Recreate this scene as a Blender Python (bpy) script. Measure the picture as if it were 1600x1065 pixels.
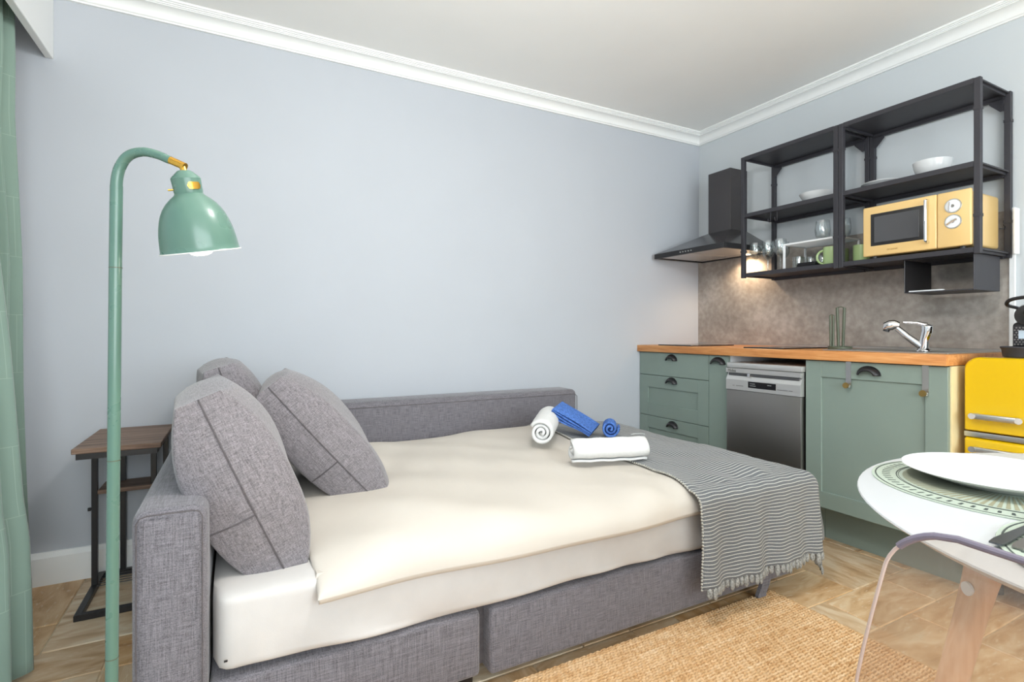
import bpy, bmesh, math, random
from mathutils import Matrix, Vector
from math import sin, cos, pi, radians, sqrt
random.seed(7)
D = bpy.data
scn = bpy.context.scene
COL = scn.collection
for o in list(D.objects): D.objects.remove(o)

# ------------------------------------------------------------------ camera, world, light, exposure
cam = D.objects.new('camera', D.cameras.new('camera')); COL.objects.link(cam)
cam.location = (-2.937, -2.69, 1.0)
cam.rotation_euler = (radians(90), 0, -math.asin(.4664))
cam.data.sensor_width = 36; cam.data.lens = 815/1600*36
cam.data.shift_y = -14.5/1600
cam.data.clip_start = .02
scn.camera = cam
vs = scn.view_settings
vs.view_transform = 'Standard'; vs.look = 'None'; vs.gamma = 1; vs.exposure = 0.17; vs.use_curve_mapping = False
scn.cycles.transparent_max_bounces = 40

w = D.worlds.new('sky'); scn.world = w; w.use_nodes = True
nt = w.node_tree
sky = nt.nodes.new('ShaderNodeTexSky'); sky.sky_type = 'HOSEK_WILKIE'; sky.turbidity = 3; sky.sun_direction = (-.3, .5, .8)
nt.links.new(sky.outputs[0], nt.nodes['Background'].inputs[0]); nt.nodes['Background'].inputs[1].default_value = 1.0

def area(name, loc, rot, sx, sy, power, col):
    l = D.lights.new(name, 'AREA'); l.shape = 'RECTANGLE'; l.size = sx; l.size_y = sy; l.energy = power; l.color = col
    o = D.objects.new(name, l); COL.objects.link(o); o.location = loc; o.rotation_euler = rot
    return o
# daylight entering by the balcony doors in the left wall; fill from an unseen window added behind the camera
area('daylight_balcony', (-4.02, -2.55, 1.12), (0, radians(-90), 0), 1.95, 2.3, 14, (.86, .93, 1.0))
area('window_fill', (-2.15, -4.82, 1.45), (radians(90), 0, 0), 2.8, 1.5, 148, (.975, .99, 1.0))

# ------------------------------------------------------------------ helpers
def lin(h):
    if isinstance(h, str):
        c = [int(h[i:i+2], 16)/255 for i in (0, 2, 4)]
    else: c = [v/255 for v in h]
    return tuple((v/12.92 if v <= .04045 else ((v+.055)/1.055)**2.4) for v in c) + (1,)

WM = {}
class MB:
    def __init__(s): s.v = []; s.f = []; s.uv = None
    def add(s, vs_, fs):
        n = len(s.v); s.v += [tuple(p) for p in vs_]; s.f += [tuple(i+n for i in f) for f in fs]; return s
    def bm(s, b, m=None):
        b.verts.ensure_lookup_table()
        for i, v in enumerate(b.verts): v.index = i
        s.add([(m @ v.co if m else v.co) for v in b.verts], [[v.index for v in f.verts] for f in b.faces]); b.free(); return s
    def box(s, x0, x1, y0, y1, z0, z1, bev=0, seg=2, m=None):
        b = bmesh.new(); bmesh.ops.create_cube(b, size=1)
        for v in b.verts:
            v.co = Vector(((x0+x1)/2+v.co.x*abs(x1-x0), (y0+y1)/2+v.co.y*abs(y1-y0), (z0+z1)/2+v.co.z*abs(z1-z0)))
        if bev: bmesh.ops.bevel(b, geom=list(b.edges), offset=bev, segments=seg, profile=.5, affect='EDGES')
        return s.bm(b, m)
    def cyl(s, p0, p1, r0, r1=None, n=20, cap=True):
        r1 = r0 if r1 is None else r1
        p0 = Vector(p0); p1 = Vector(p1); d = (p1-p0).normalized()
        a = d.orthogonal().normalized(); b = d.cross(a)
        vs_ = []
        for p, r in ((p0, r0), (p1, r1)):
            for i in range(n):
                t = 2*pi*i/n; vs_.append(p+(a*cos(t)+b*sin(t))*r)
        fs = [(i, (i+1) % n, n+(i+1) % n, n+i) for i in range(n)]
        if cap: fs += [tuple(range(n))[::-1], tuple(range(n, 2*n))]
        return s.add(vs_, fs)
    def tube(s, pts, r, n=10, closed=False, flat=None):
        pts = [Vector(p) for p in pts]; N = len(pts); R = r if isinstance(r, (list, tuple)) else [r]*N
        vs_ = []; prev = None
        for i, p in enumerate(pts):
            if closed: d = pts[(i+1) % N]-pts[i-1]
            else: d = pts[min(i+1, N-1)]-pts[max(i-1, 0)]
            d.normalize()
            if prev is None: a = d.orthogonal().normalized()
            else:
                a = prev-d*prev.dot(d)
                a = a.normalized() if a.length > 1e-6 else d.orthogonal().normalized()
            prev = a; b = d.cross(a)
            for k in range(n):
                t = 2*pi*k/n; vs_.append(p+(a*cos(t)+b*sin(t))*R[i])
        fs = []
        M_ = N if closed else N-1
        for i in range(M_):
            j = (i+1) % N
            for k in range(n):
                fs.append((i*n+k, i*n+(k+1) % n, j*n+(k+1) % n, j*n+k))
        if not closed: fs += [tuple(range(n))[::-1], tuple(range((N-1)*n, N*n))]
        return s.add(vs_, fs)
    def lathe(s, prof, n=32, m=None):
        vs_ = []; fs = []
        for r, z in prof:
            for k in range(n):
                t = 2*pi*k/n; p = Vector((r*cos(t), r*sin(t), z)); vs_.append(m @ p if m else p)
        for i in range(len(prof)-1):
            for k in range(n):
                fs.append((i*n+k, i*n+(k+1) % n, (i+1)*n+(k+1) % n, (i+1)*n+k))
        if prof[0][0] > 1e-5 and prof[0][1] <= prof[-1][1] or True:
            pass
        return s.add(vs_, fs)
    def disc(s, c, r, n=24, up=True, m=None):
        vs_ = [Vector((c[0]+r*cos(2*pi*k/n), c[1]+r*sin(2*pi*k/n), c[2])) for k in range(n)]
        if m: vs_ = [m @ v for v in vs_]
        return s.add(vs_, [tuple(range(n)) if up else tuple(range(n))[::-1]])
    def grid(s, fn, nu, nv, uvf=None, cu=False, cv=False):
        vs_ = [fn(i/(nu if cu else nu-1), j/(nv if cv else nv-1)) for i in range(nu) for j in range(nv)]
        fs = []
        for i in range(nu if cu else nu-1):
            for j in range(nv if cv else nv-1):
                a = i*nv+j; b = ((i+1) % nu)*nv+j; c = ((i+1) % nu)*nv+(j+1) % nv; d = i*nv+(j+1) % nv
                fs.append((a, b, c, d))
        if uvf: s.uv = [uvf(i/(nu-1), j/(nv-1)) for i in range(nu) for j in range(nv)]
        return s.add(vs_, fs)
    def prism(s, poly, ax, a0, a1):
        # polygon of 2-D points extruded along axis ax ('x': (y,z) points, 'y': (x,z), 'z': (x,y))
        def P(p, a): return {'x': (a, p[0], p[1]), 'y': (p[0], a, p[1]), 'z': (p[0], p[1], a)}[ax]
        n = len(poly)
        s.add([P(p, a0) for p in poly]+[P(p, a1) for p in poly],
              [tuple(range(n))[::-1], tuple(range(n, 2*n))]+[(i, (i+1) % n, n+(i+1) % n, n+i) for i in range(n)])
        return s
    def sphere(s, c, r, n=16, sc=(1, 1, 1), m=None):
        b = bmesh.new(); bmesh.ops.create_uvsphere(b, u_segments=n, v_segments=max(6, n//2), radius=1)
        for v in b.verts: v.co = Vector((c[0]+v.co.x*r*sc[0], c[1]+v.co.y*r*sc[1], c[2]+v.co.z*r*sc[2]))
        return s.bm(b, m)

def tag(o, label=None, cat=None, group=None, kind=None):
    if label: o['label'] = label
    if cat: o['category'] = cat
    if group: o['group'] = group
    if kind: o['kind'] = kind
    return o
def thing(name, loc, label, cat, group=None, rot=None):
    o = D.objects.new(name, None); COL.objects.link(o); o.location = loc; o.empty_display_size = .05
    m = Matrix.Translation(loc)
    if rot is not None: m = m @ rot; o.matrix_world = m
    WM[o] = m
    return tag(o, label, cat, group)
def obj(name, mb, mat, parent=None, local=False, smooth=35, recalc=True, label=None, cat=None, group=None, kind=None, origin=None):
    """one mesh object; vertices are in world coordinates unless local"""
    me = D.meshes.new(name)
    V = mb.v
    pm = WM[parent] if parent else Matrix.Identity(4)
    om = Matrix.Identity(4)
    if local: om = Matrix.Identity(4)
    else:
        inv = pm.inverted()
        if origin is not None:
            om = Matrix.Translation(inv @ Vector(origin))
            inv = om.inverted() @ inv
        V = [inv @ Vector(p) for p in V]
    me.from_pydata([tuple(v) for v in V], [], mb.f)
    if mb.uv:
        u = me.uv_layers.new(name='UVMap')
        for l in me.loops:
            u.data[l.index].uv = mb.uv[l.vertex_index]
    if recalc:
        b = bmesh.new(); b.from_mesh(me); bmesh.ops.recalc_face_normals(b, faces=b.faces); b.to_mesh(me); b.free()
    if smooth:
        me.polygons.foreach_set('use_smooth', [True]*len(me.polygons))
        me.set_sharp_from_angle(angle=radians(smooth))
    if mat: me.materials.append(mat)
    o = D.objects.new(name, me); COL.objects.link(o)
    if parent: o.parent = parent
    o.matrix_local = om
    WM[o] = pm @ om
    tag(o, label, cat, group, kind)
    return o
def copy_tree(src, loc, label=None, rotz=None):
    def rec(s, p):
        c = s.copy(); COL.objects.link(c); c.parent = p
        for ch in list(s.children): rec(ch, c)
        return c
    r = rec(src, None); r.location = loc
    if rotz is not None: r.rotation_euler = (0, 0, rotz)
    if label: r['label'] = label
    return r
def text(name, s, size, mat, parent, m, depth=.0004):
    cu = D.curves.new(name, 'FONT'); cu.body = s; cu.size = size; cu.extrude = depth; cu.align_x = 'CENTER'; cu.align_y = 'CENTER'
    t = D.objects.new(name, cu); COL.objects.link(t)
    dg = bpy.context.evaluated_depsgraph_get()
    me = D.meshes.new_from_object(t.evaluated_get(dg)); D.objects.remove(t)
    me.transform(WM[parent].inverted() @ m); me.materials.clear(); me.materials.append(mat); me.name = name
    o = D.objects.new(name, me); COL.objects.link(o); o.parent = parent; WM[o] = WM[parent]
    return o

# ------------------------------------------------------------------ materials
def mat(name, col, rough=.5, metal=0, spec=.5, **k):
    m = D.materials.new(name); m.use_nodes = True; N = m.node_tree.nodes; L = m.node_tree.links
    b = N['Principled BSDF']; c = lin(col)
    b.inputs['Base Color'].default_value = c; b.inputs['Roughness'].default_value = rough
    b.inputs['Metallic'].default_value = metal; b.inputs['Specular IOR Level'].default_value = spec
    if 'coat' in k: b.inputs['Coat Weight'].default_value = k['coat']; b.inputs['Coat Roughness'].default_value = .08
    if 'sheen' in k: b.inputs['Sheen Weight'].default_value = k['sheen']
    if 'emit' in k: b.inputs['Emission Color'].default_value = lin(k['emit'][0]); b.inputs['Emission Strength'].default_value = k['emit'][1]
    tc = N.new('ShaderNodeTexCoord')
    def noise(scale, vec=(1, 1, 1), det=4, coord='Object'):
        mp = N.new('ShaderNodeMapping'); mp.inputs['Scale'].default_value = vec
        L.new(tc.outputs[coord], mp.inputs[0])
        n = N.new('ShaderNodeTexNoise'); n.inputs['Scale'].default_value = scale; n.inputs['Detail'].default_value = det
        L.new(mp.outputs[0], n.inputs[0]); return n.outputs[0]
    def ramp(src, stops):
        r = N.new('ShaderNodeValToRGB'); L.new(src, r.inputs[0])
        while len(r.color_ramp.elements) < len(stops): r.color_ramp.elements.new(.5)
        for e, (p, cc) in zip(r.color_ramp.elements, stops): e.position = p; e.color = lin(cc) if not isinstance(cc, float) else (cc, cc, cc, 1)
        return r.outputs[0]
    def mix(a, bcol, fac, mode='MIX'):
        x = N.new('ShaderNodeMix'); x.data_type = 'RGBA'; x.blend_type = mode
        for i, v in ((6, a), (7, bcol)):
            if hasattr(v, 'links'): L.new(v, x.inputs[i])
            else: x.inputs[i].default_value = v if isinstance(v, tuple) and len(v) == 4 else lin(v)
        if hasattr(fac, 'links'): L.new(fac, x.inputs[0])
        else: x.inputs[0].default_value = fac
        return x.outputs[2]
    def math_(op, a, b2=0., c2=None):
        x = N.new('ShaderNodeMath'); x.operation = op
        for i, v in enumerate((a, b2) if c2 is None else (a, b2, c2)):
            if hasattr(v, 'links'): L.new(v, x.inputs[i])
            else: x.inputs[i].default_value = v
        return x.outputs[0]
    def bump(h, s=.3, d=.002, prev=None):
        x = N.new('ShaderNodeBump'); x.inputs['Strength'].default_value = s; x.inputs['Distance'].default_value = d
        L.new(h, x.inputs['Height'])
        if prev: L.new(prev, x.inputs['Normal'])
        L.new(x.outputs[0], b.inputs['Normal']); return x.outputs[0]
    return m, dict(N=N, L=L, b=b, tc=tc, noise=noise, ramp=ramp, mix=mix, math=math_, bump=bump, base=b.inputs['Base Color'], rough=b.inputs['Roughness'])

def plain(name, col, rough=.5, metal=0, spec=.5, var=.0, scale=20, bumps=0, bscale=200, **k):
    m, g = mat(name, col, rough, metal, spec, **k)
    n = g['noise'](scale)
    if var:
        c = [v/255 for v in [int(col[i:i+2], 16) for i in (0, 2, 4)]] if isinstance(col, str) else [v/255 for v in col]
        lo = tuple(max(0, v*255*(1-var)) for v in c); hi = tuple(min(255, v*255*(1+var)) for v in c)
        g['L'].new(g['ramp'](n, [(.3, lo), (.7, hi)]), g['base'])
    else:
        r = g['math']('MULTIPLY_ADD', n, .06, rough-.03); g['L'].new(r, g['rough'])
    if bumps: g['bump'](g['noise'](bscale), bumps, .001)
    return m

def wallpaint(name, col):
    m, g = mat(name, col, .75, 0, .25)
    n = g['noise'](3.0, det=3)
    c = [int(col[i:i+2], 16) for i in (0, 2, 4)]
    g['L'].new(g['ramp'](n, [(.3, [v*.994 for v in c]), (.7, [min(255, v*1.005) for v in c])]), g['base'])
    g['bump'](g['noise'](260, det=6), .06, .001)
    return m

def linen(name, col, amp=.26, s=1.0):
    m, g = mat(name, col, .92, 0, .15, sheen=.25)
    a = g['noise'](1, (22*s, 420*s, 420*s), 2); b = g['noise'](1, (420*s, 420*s, 22*s), 2); c_ = g['noise'](1, (420*s, 22*s, 420*s), 2)
    fine = g['noise'](700*s, det=1)
    t = g['math']('ADD', a, b); t = g['math']('ADD', t, c_); t = g['math']('MULTIPLY_ADD', fine, .5, t); t = g['math']('MULTIPLY', t, 1/3.5)
    c = [int(col[i:i+2], 16) for i in (0, 2, 4)]
    lo = [max(0, v*(1-amp*1.25)) for v in c]; hi = [min(255, v*(1+amp)) for v in c]
    g['L'].new(g['ramp'](t, [(.38, lo), (.62, hi)]), g['base'])
    g['bump'](t, .18, .002)
    return m

def wood(name, c1, c2, c3, axis='y', scale=1.0, rough=.45, bumps=.15):
    m, g = mat(name, c2, rough, 0, .4)
    v = {'x': (1.2, 16, 16), 'y': (16, 1.2, 16), 'z': (16, 16, 1.2)}[axis]
    n = g['noise'](2.2*scale, v, 6); n2 = g['noise'](9*scale, v, 3)
    t = g['math']('MULTIPLY_ADD', n2, .35, g['math']('MULTIPLY', n, .65))
    g['L'].new(g['ramp'](t, [(.32, c1), (.5, c2), (.68, c3)]), g['base'])
    g['bump'](t, bumps, .001)
    return m

def glassy(name, tint, rough=.02, refl=.12):
    """thin clear sheet: light passes straight, fresnel-style reflection on top"""
    m = D.materials.new(name); m.use_nodes = True; N = m.node_tree.nodes; L = m.node_tree.links; N.clear()
    o = N.new('ShaderNodeOutputMaterial'); mx = N.new('ShaderNodeMixShader')
    t = N.new('ShaderNodeBsdfTransparent'); gl = N.new('ShaderNodeBsdfGlossy')
    lw = N.new('ShaderNodeLayerWeight'); lw.inputs[0].default_value = .5
    pw = N.new('ShaderNodeMath'); pw.operation = 'POWER'; pw.inputs[1].default_value = 3.5; L.new(lw.outputs['Facing'], pw.inputs[0])
    ml = N.new('ShaderNodeMath'); ml.operation = 'MULTIPLY_ADD'; ml.inputs[1].default_value = .55; ml.inputs[2].default_value = refl*.3; L.new(pw.outputs[0], ml.inputs[0])
    nz = N.new('ShaderNodeTexNoise'); nz.inputs['Scale'].default_value = 6
    rp = N.new('ShaderNodeValToRGB'); c = lin(tint)
    rp.color_ramp.elements[0].color = tuple(v*.97 for v in c[:3])+(1,); rp.color_ramp.elements[1].color = c
    L.new(nz.outputs[0], rp.inputs[0]); L.new(rp.outputs[0], t.inputs[0])
    gl.inputs['Roughness'].default_value = rough
    L.new(ml.outputs[0], mx.inputs[0]); L.new(t.outputs[0], mx.inputs[1]); L.new(gl.outputs[0], mx.inputs[2]); L.new(mx.outputs[0], o.inputs[0])
    return m

MAT = {}
MAT['wall'] = wallpaint('wall_paint_blue_grey', 'B9BDC3')
MAT['wall_k'] = wallpaint('wall_paint_pale', 'C9CED1')
MAT['ceil'] = wallpaint('ceiling_paint', 'F6F6F3')
MAT['trim'] = plain('white_trim_paint', 'F0F1EF', .45)
MAT['grout'] = plain('grout', 'CDB99A', .9, var=.08, scale=40)
def travertine():
    m, g = mat('travertine', 'C9A982', .42, 0, .45)
    N, L = g['N'], g['L']
    oi = N.new('ShaderNodeObjectInfo')
    ad = N.new('ShaderNodeVectorMath'); ad.operation = 'MULTIPLY_ADD'
    cmb = N.new('ShaderNodeCombineXYZ')
    for i, k in enumerate((37., 91., 17.)):
        L.new(g['math']('MULTIPLY', oi.outputs['Random'], k), cmb.inputs[i])
    ad.inputs[1].default_value = (3.2, 11, 3.2); L.new(g['tc'].outputs['Object'], ad.inputs[0]); L.new(cmb.outputs[0], ad.inputs[2])
    n = N.new('ShaderNodeTexNoise'); n.inputs['Scale'].default_value = 1.6; n.inputs['Detail'].default_value = 7; n.inputs['Distortion'].default_value = 1.1
    L.new(ad.outputs[0], n.inputs[0])
    n2 = N.new('ShaderNodeTexNoise'); n2.inputs['Scale'].default_value = 9; n2.inputs['Detail'].default_value = 5; L.new(ad.outputs[0], n2.inputs[0])
    base = g['ramp'](n.outputs[0], [(.28, 'B5946F'), (.42, 'CFB18C'), (.55, 'DDC6A6'), (.72, 'EADDC6')])
    tone = g['ramp'](oi.outputs['Random'], [(0, 'DCCBB6'), (.35, 'FFFFFF'), (.7, 'F4DDBD'), (1, 'FFF6EA')])
    base = g['mix'](base, tone, 1.0, 'MULTIPLY')
    pits = g['ramp'](n2.outputs[0], [(.60, 0.), (.70, 1.)])
    base = g['mix'](base, 'E6D8C0', g['math']('MULTIPLY', pits, .55))
    L.new(base, g['base'])
    g['bump'](n2.outputs[0], .12, .001)
    return m
MAT['tile'] = travertine()
MAT['linen'] = linen('grey_linen', '706D72', .22)
MAT['linen_c'] = linen('grey_linen_cushion', '7C777A', .20)
MAT['seam'] = plain('dark_seam_thread', '5B5658', .9, var=.1, scale=80)
MAT['sheet'] = plain('white_cotton_sheet', 'CAC7C4', .85, spec=.2, var=.01, bumps=.1, bscale=300)
MAT['duvet'] = plain('cream_cotton', 'CDC6BC', .85, spec=.2, var=.012, scale=4, bumps=.12, bscale=60)
MAT['towel_w'] = plain('white_terry', 'E0E0DE', .95, spec=.1, var=.015, scale=90, bumps=.6, bscale=420)
MAT['towel_b'] = plain('blue_terry', '4F72B4', .95, spec=.1, var=.16, scale=120, bumps=.8, bscale=420)
MAT['black'] = plain('black_powder_coat', '36353A', .48, spec=.4, bumps=.05, bscale=500)
MAT['black_sat'] = plain('black_satin', '1F1E20', .35)
MAT['hood'] = plain('black_enamel', '383435', .17, spec=.7)
MAT['green'] = plain('sage_green_lacquer', '84938A', .42, var=.012, scale=5)
MAT['green_in'] = plain('cabinet_carcass_dark', '2B2A28', .7)
MAT['cream'] = plain('cream_melamine', 'E6D6A8', .5, var=.02)
MAT['work'] = wood('oiled_beech_worktop', 'B4713B', 'CF8D52', 'DEA56B', 'y', 1.3, .42)
MAT['brown'] = wood('rustic_brown_board', '4E3829', '7A6150', '98806E', 'x', 1.4, .5)
MAT['beech'] = wood('pale_beech', 'CE9F78', 'DDB490', 'E8C6A6', 'z', 1.2, .5, .08)
MAT['steel'] = plain('brushed_steel', 'CDCDCB', .32, 1)
MAT['steel_d'] = plain('brushed_steel_dark', '97938F', .38, 1)
MAT['panel'] = plain('silver_panel', 'CFCECB', .35, .65)
MAT['chrome'] = plain('chrome', 'E6E6E8', .08, 1)
MAT['brass'] = plain('brushed_brass', 'D9A648', .28, 1)
MAT['gold'] = plain('aged_brass_knob', 'A08450', .35, 1)
MAT['lampgreen'] = plain('lamp_green_enamel', '577669', .28, spec=.4, coat=.12)
MAT['lampwhite'] = plain('lamp_inner_white', 'F5F3EE', .5)
MAT['bulb'] = plain('bulb_frosted', 'FFFFFF', .4, emit=('FFF4E0', 3.0))
MAT['yellow'] = plain('fridge_yellow_gloss', 'E2B800', .25, spec=.5, coat=.35)
MAT['butter'] = plain('microwave_butter_yellow', 'E4C080', .3, spec=.5, coat=.3)
MAT['darkglass'] = plain('dark_glass', '4A4A4C', .12, spec=.6)
MAT['hobglass'] = plain('black_hob_glass', '17171A', .1, spec=.6)
MAT['porcelain'] = plain('white_porcelain', 'DCDDDD', .18, spec=.5)
MAT['tabletop'] = plain('white_table_lacquer', 'C3C6C8', .35, spec=.4)
MAT['mug'] = plain('apple_green_glaze', 'A9C188', .25)
MAT['mat'] = plain('sage_placemat', 'A7B2A4', .75, var=.02)
MAT['matink'] = plain('placemat_ink', '3E4642', .75)
MAT['matink2'] = plain('placemat_taupe_ink', '8D8B72', .75)
MAT['holder'] = plain('moss_green_metal', '565C4A', .4)
MAT['white_plastic'] = plain('white_plastic', 'E9EBEC', .4)
MAT['paper'] = plain('pale_label_paper', 'C9D8E4', .6, var=.03)
MAT['letter'] = plain('grey_lettering', '55544F', .5)
MAT['letter_tan'] = plain('tan_lettering', 'B08A4C', .5)
MAT['letter_w'] = plain('display_lettering', '9DA0A0', .5)
MAT['clear'] = glassy('clear_glass', 'FAFCFC', .02, .4)
MAT['pane'] = glassy('window_pane', 'F4F8FA', .01, .1)
def smoke():
    m = glassy('smoky_polycarbonate', 'E4DBD4', .05, .2); N = m.node_tree.nodes; L = m.node_tree.links
    out = [n for n in N if n.type == 'OUTPUT_MATERIAL'][0]; src = out.inputs[0].links[0].from_socket
    df = N.new('ShaderNodeBsdfDiffuse'); df.inputs[0].default_value = lin('E0D2C6'); tr = N.new('ShaderNodeBsdfTranslucent'); tr.inputs[0].default_value = lin('E0D2C6')
    ad = N.new('ShaderNodeMixShader'); ad.inputs[0].default_value = .5; L.new(df.outputs[0], ad.inputs[1]); L.new(tr.outputs[0], ad.inputs[2])
    mx = N.new('ShaderNodeMixShader'); mx.inputs[0].default_value = .13; L.new(src, mx.inputs[1]); L.new(ad.outputs[0], mx.inputs[2]); L.new(mx.outputs[0], out.inputs[0])
    return m
MAT['smoke'] = smoke()
MAT['smoke_rim'] = plain('polycarbonate_pale_edge', 'C9B5AE', .2, spec=.6)
MAT['smoke_edge'] = plain('polycarbonate_edge', '77707F', .2, spec=.6)
MAT['fork'] = plain('dark_steel_cutlery', '5E6163', .3, .8)
def concrete():
    m, g = mat('concrete_look_laminate', 'A39C95', .55, 0, .3)
    n = g['noise'](4.5, det=10); n2 = g['noise'](34, det=8)
    t = g['math']('MULTIPLY_ADD', n2, .45, g['math']('MULTIPLY', n, .55))
    g['L'].new(g['ramp'](t, [(.34, '8D857D'), (.5, 'A29A92'), (.66, 'B8B1AA')]), g['base'])
    g['bump'](n2, .05, .001)
    return m
MAT['concrete'] = concrete()
def curtain_mat():
    m, g = mat('sage_curtain', '7C9688', .8, 0, .25, sheen=.3)
    br = g['N'].new('ShaderNodeTexBrick'); mp = g['N'].new('ShaderNodeMapping')
    g['L'].new(g['tc'].outputs['UV'], mp.inputs[0]); g['L'].new(mp.outputs[0], br.inputs[0])
    br.inputs['Scale'].default_value = 1; br.inputs['Brick Width'].default_value = .06; br.inputs['Row Height'].default_value = .21
    br.inputs['Mortar Size'].default_value = .0014; br.inputs['Mortar Smooth'].default_value = .4; br.offset = .5
    br.inputs['Color1'].default_value = lin('83998D'); br.inputs['Color2'].default_value = lin('83998D'); br.inputs['Mortar'].default_value = lin('92A69A')
    g['L'].new(br.outputs[0], g['base'])
    g['bump'](g['noise'](14, det=3), .25, .006)
    return m
MAT['curtain'] = curtain_mat()
MAT['curtain_d'] = MAT['curtain']
def blanket_mat():
    m, g = mat('striped_knit', '6E7275', .95, 0, .1, sheen=.2)
    sp = g['N'].new('ShaderNodeSeparateXYZ'); g['L'].new(g['tc'].outputs['UV'], sp.inputs[0])
    wob = g['noise'](60, (1, 1, 1), 2, 'UV')
    v = g['math']('MULTIPLY_ADD', wob, .0012, sp.outputs[1])
    fr = g['math']('FRACT', g['math']('MULTIPLY', v, 1/.0118))
    tri = g['math']('ABSOLUTE', g['math']('SUBTRACT', fr, .5))
    cells = g['noise'](1, (420, 420, 1), 2, 'UV')
    line = g['ramp'](tri, [(.07, 1.), (.15, 0.)])
    dark = g['ramp'](cells, [(.3, '595C5E'), (.7, '7C7F82')])
    light = g['ramp'](cells, [(.3, 'B0B0AB'), (.65, 'DAD9D4')])
    g['L'].new(g['mix'](dark, light, line), g['base'])
    h = g['math']('MULTIPLY_ADD', cells, .4, g['math']('MULTIPLY', line, .8))
    g['bump'](h, .6, .003)
    return m
MAT['blanket'] = blanket_mat()
MAT['tassel'] = plain('tassel_yarn', '8F8F8B', .95, var=.22, scale=160, bumps=.5, bscale=300)
MAT['stitch'] = plain('stitch_yarn', 'B3B1A8', .9, var=.15, scale=150)
def jute():
    m, g = mat('jute', 'D0A877', .95, 0, .1)
    n = g['noise'](1, (8, 120, 40), 4); n2 = g['noise'](70, det=4)
    t = g['math']('MULTIPLY_ADD', n2, .5, g['math']('MULTIPLY', n, .5))
    g['L'].new(g['ramp'](t, [(.3, 'B48657'), (.45, 'D0A87A'), (.6, 'E0BF96'), (.75, 'EDD7B6')]), g['base'])
    g['bump'](g['noise'](320, det=3), .4, .002)
    return m
MAT['jute'] = jute()

# ------------------------------------------------------------------ the room
XW, YF, ZC = -3.86, -4.7, 2.40          # window wall, wall behind camera, ceiling
def structure(name, mb, m, **k): return obj(name, mb, m, kind='structure', **k)

floor = structure('floor', MB().box(XW-.1, .1, YF-.1, .1, -.08, -.004), MAT['grout'])
# opus-laid travertine tiles, each a piece of its own
U = .19; NX, NY = int(3.86/U)+1, int(4.7/U)+1
occ = [[False]*NY for _ in range(NX)]; cache = {}; rt = random.Random(21)
for i in range(NX):
    for j in range(NY):
        if occ[i][j]: continue
        opts = [(2, 1), (1, 2), (2, 1), (1, 2), (2, 2), (3, 2), (2, 3), (1, 1)]
        rt.shuffle(opts)
        for a, b in opts+[(1, 1)]:
            if i+a <= NX and j+b <= NY and not any(occ[i+p][j+q] for p in range(a) for q in range(b)): break
        for p in range(a):
            for q in range(b): occ[i+p][j+q] = True
        key = (a, b)
        x0, y0 = XW+i*U, -j*U
        if key not in cache:
            mb = MB().box(-a*U/2+.0022, a*U/2-.0022, -b*U/2+.0022, b*U/2-.0022, -.011, 0, .0025, 1)
            t = obj('tile', mb, MAT['tile'], floor, smooth=0); cache[key] = t.data
        else:
            t = D.objects.new('tile', cache[key]); COL.objects.link(t); t.parent = floor
        t.location = (x0+a*U/2, y0-b*U/2, rt.uniform(-.0008, 0))
        if a == b and rt.random() < .5: t.rotation_euler = (0, 0, pi/2)
structure('ceiling', MB().box(XW-.1, .1, YF-.1, .1, ZC, ZC+.1), MAT['ceil'])
structure('wall_back', MB().box(XW-.1, .1, 0, .12, -.02, ZC+.05), MAT['wall'])
structure('wall_right', MB().box(0, .12, YF-.1, .0, -.02, ZC+.05), MAT['wall_k'])
# window wall with a balcony-door opening y -1.35..-3.75, z 0.08..2.08
b = MB(); b.box(XW-.12, XW, -1.35, 0, -.02, ZC+.05); b.box(XW-.12, XW, YF-.1, -3.75, -.02, ZC+.05)
b.box(XW-.12, XW, -3.75, -1.35, 2.1, ZC+.05); b.box(XW-.12, XW, -3.75, -1.35, -.02, .08)
structure('wall_left', b, MAT['wall_k'])
b = MB(); b.box(XW, -3.6, YF-.1, YF, 0, ZC); b.box(-.7, 0, YF-.1, YF, 0, ZC)
b.box(-3.6, -.7, YF-.1, YF, 0, .65); b.box(-3.6, -.7, YF-.1, YF, 2.25, ZC)
structure('wall_front', b, MAT['wall_k'])
def window(name, axis, a0, a1, z0, z1, pos, nm):
    b = MB(); fw = .06
    def bx(p0, p1, q0, q1):
        if axis == 'y': b.box(pos-.05, pos, p0, p1, q0, q1, .004, 1)
        else: b.box(p0, p1, pos-.05, pos, q0, q1, .004, 1)
    bx(a0, a0+fw, z0, z1); bx(a1-fw, a1, z0, z1); bx(a0+fw, a1-fw, z0, z0+fw); bx(a0+fw, a1-fw, z1-fw, z1)
    for k in range(1, nm): c = a0+(a1-a0)*k/nm; bx(c-.05, c+.05, z0+fw, z1-fw)
    f = structure(name, b, MAT['trim'])
    for k in range(nm):
        c0 = a0+(a1-a0)*k/nm+(.05 if k else fw); c1 = a0+(a1-a0)*(k+1)/nm-(.05 if k < nm-1 else fw)
        p = MB()
        if axis == 'y': p.box(pos-.028, pos-.022, c0, c1, z0+fw, z1-fw)
        else: p.box(c0, c1, pos-.028, pos-.022, z0+fw, z1-fw)
        obj('pane', p, MAT['pane'], f)
window('window_1', 'y', -3.75, -1.35, .08, 2.1, XW-.03, 2)
window('window_added', 'x', -3.6, -.7, .65, 2.25, YF-.03, 3)  # second window is unseen, added for soft even fill light
# baseboard along the back wall, left of the kitchen run
b = MB(); b.prism([(0, 0), (-.016, 0), (-.016, .108), (-.009, .118), (-.006, .126), (0, .128)], 'x', XW, -.58)
structure('baseboard_back', b, MAT['trim'], smooth=30)
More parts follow.
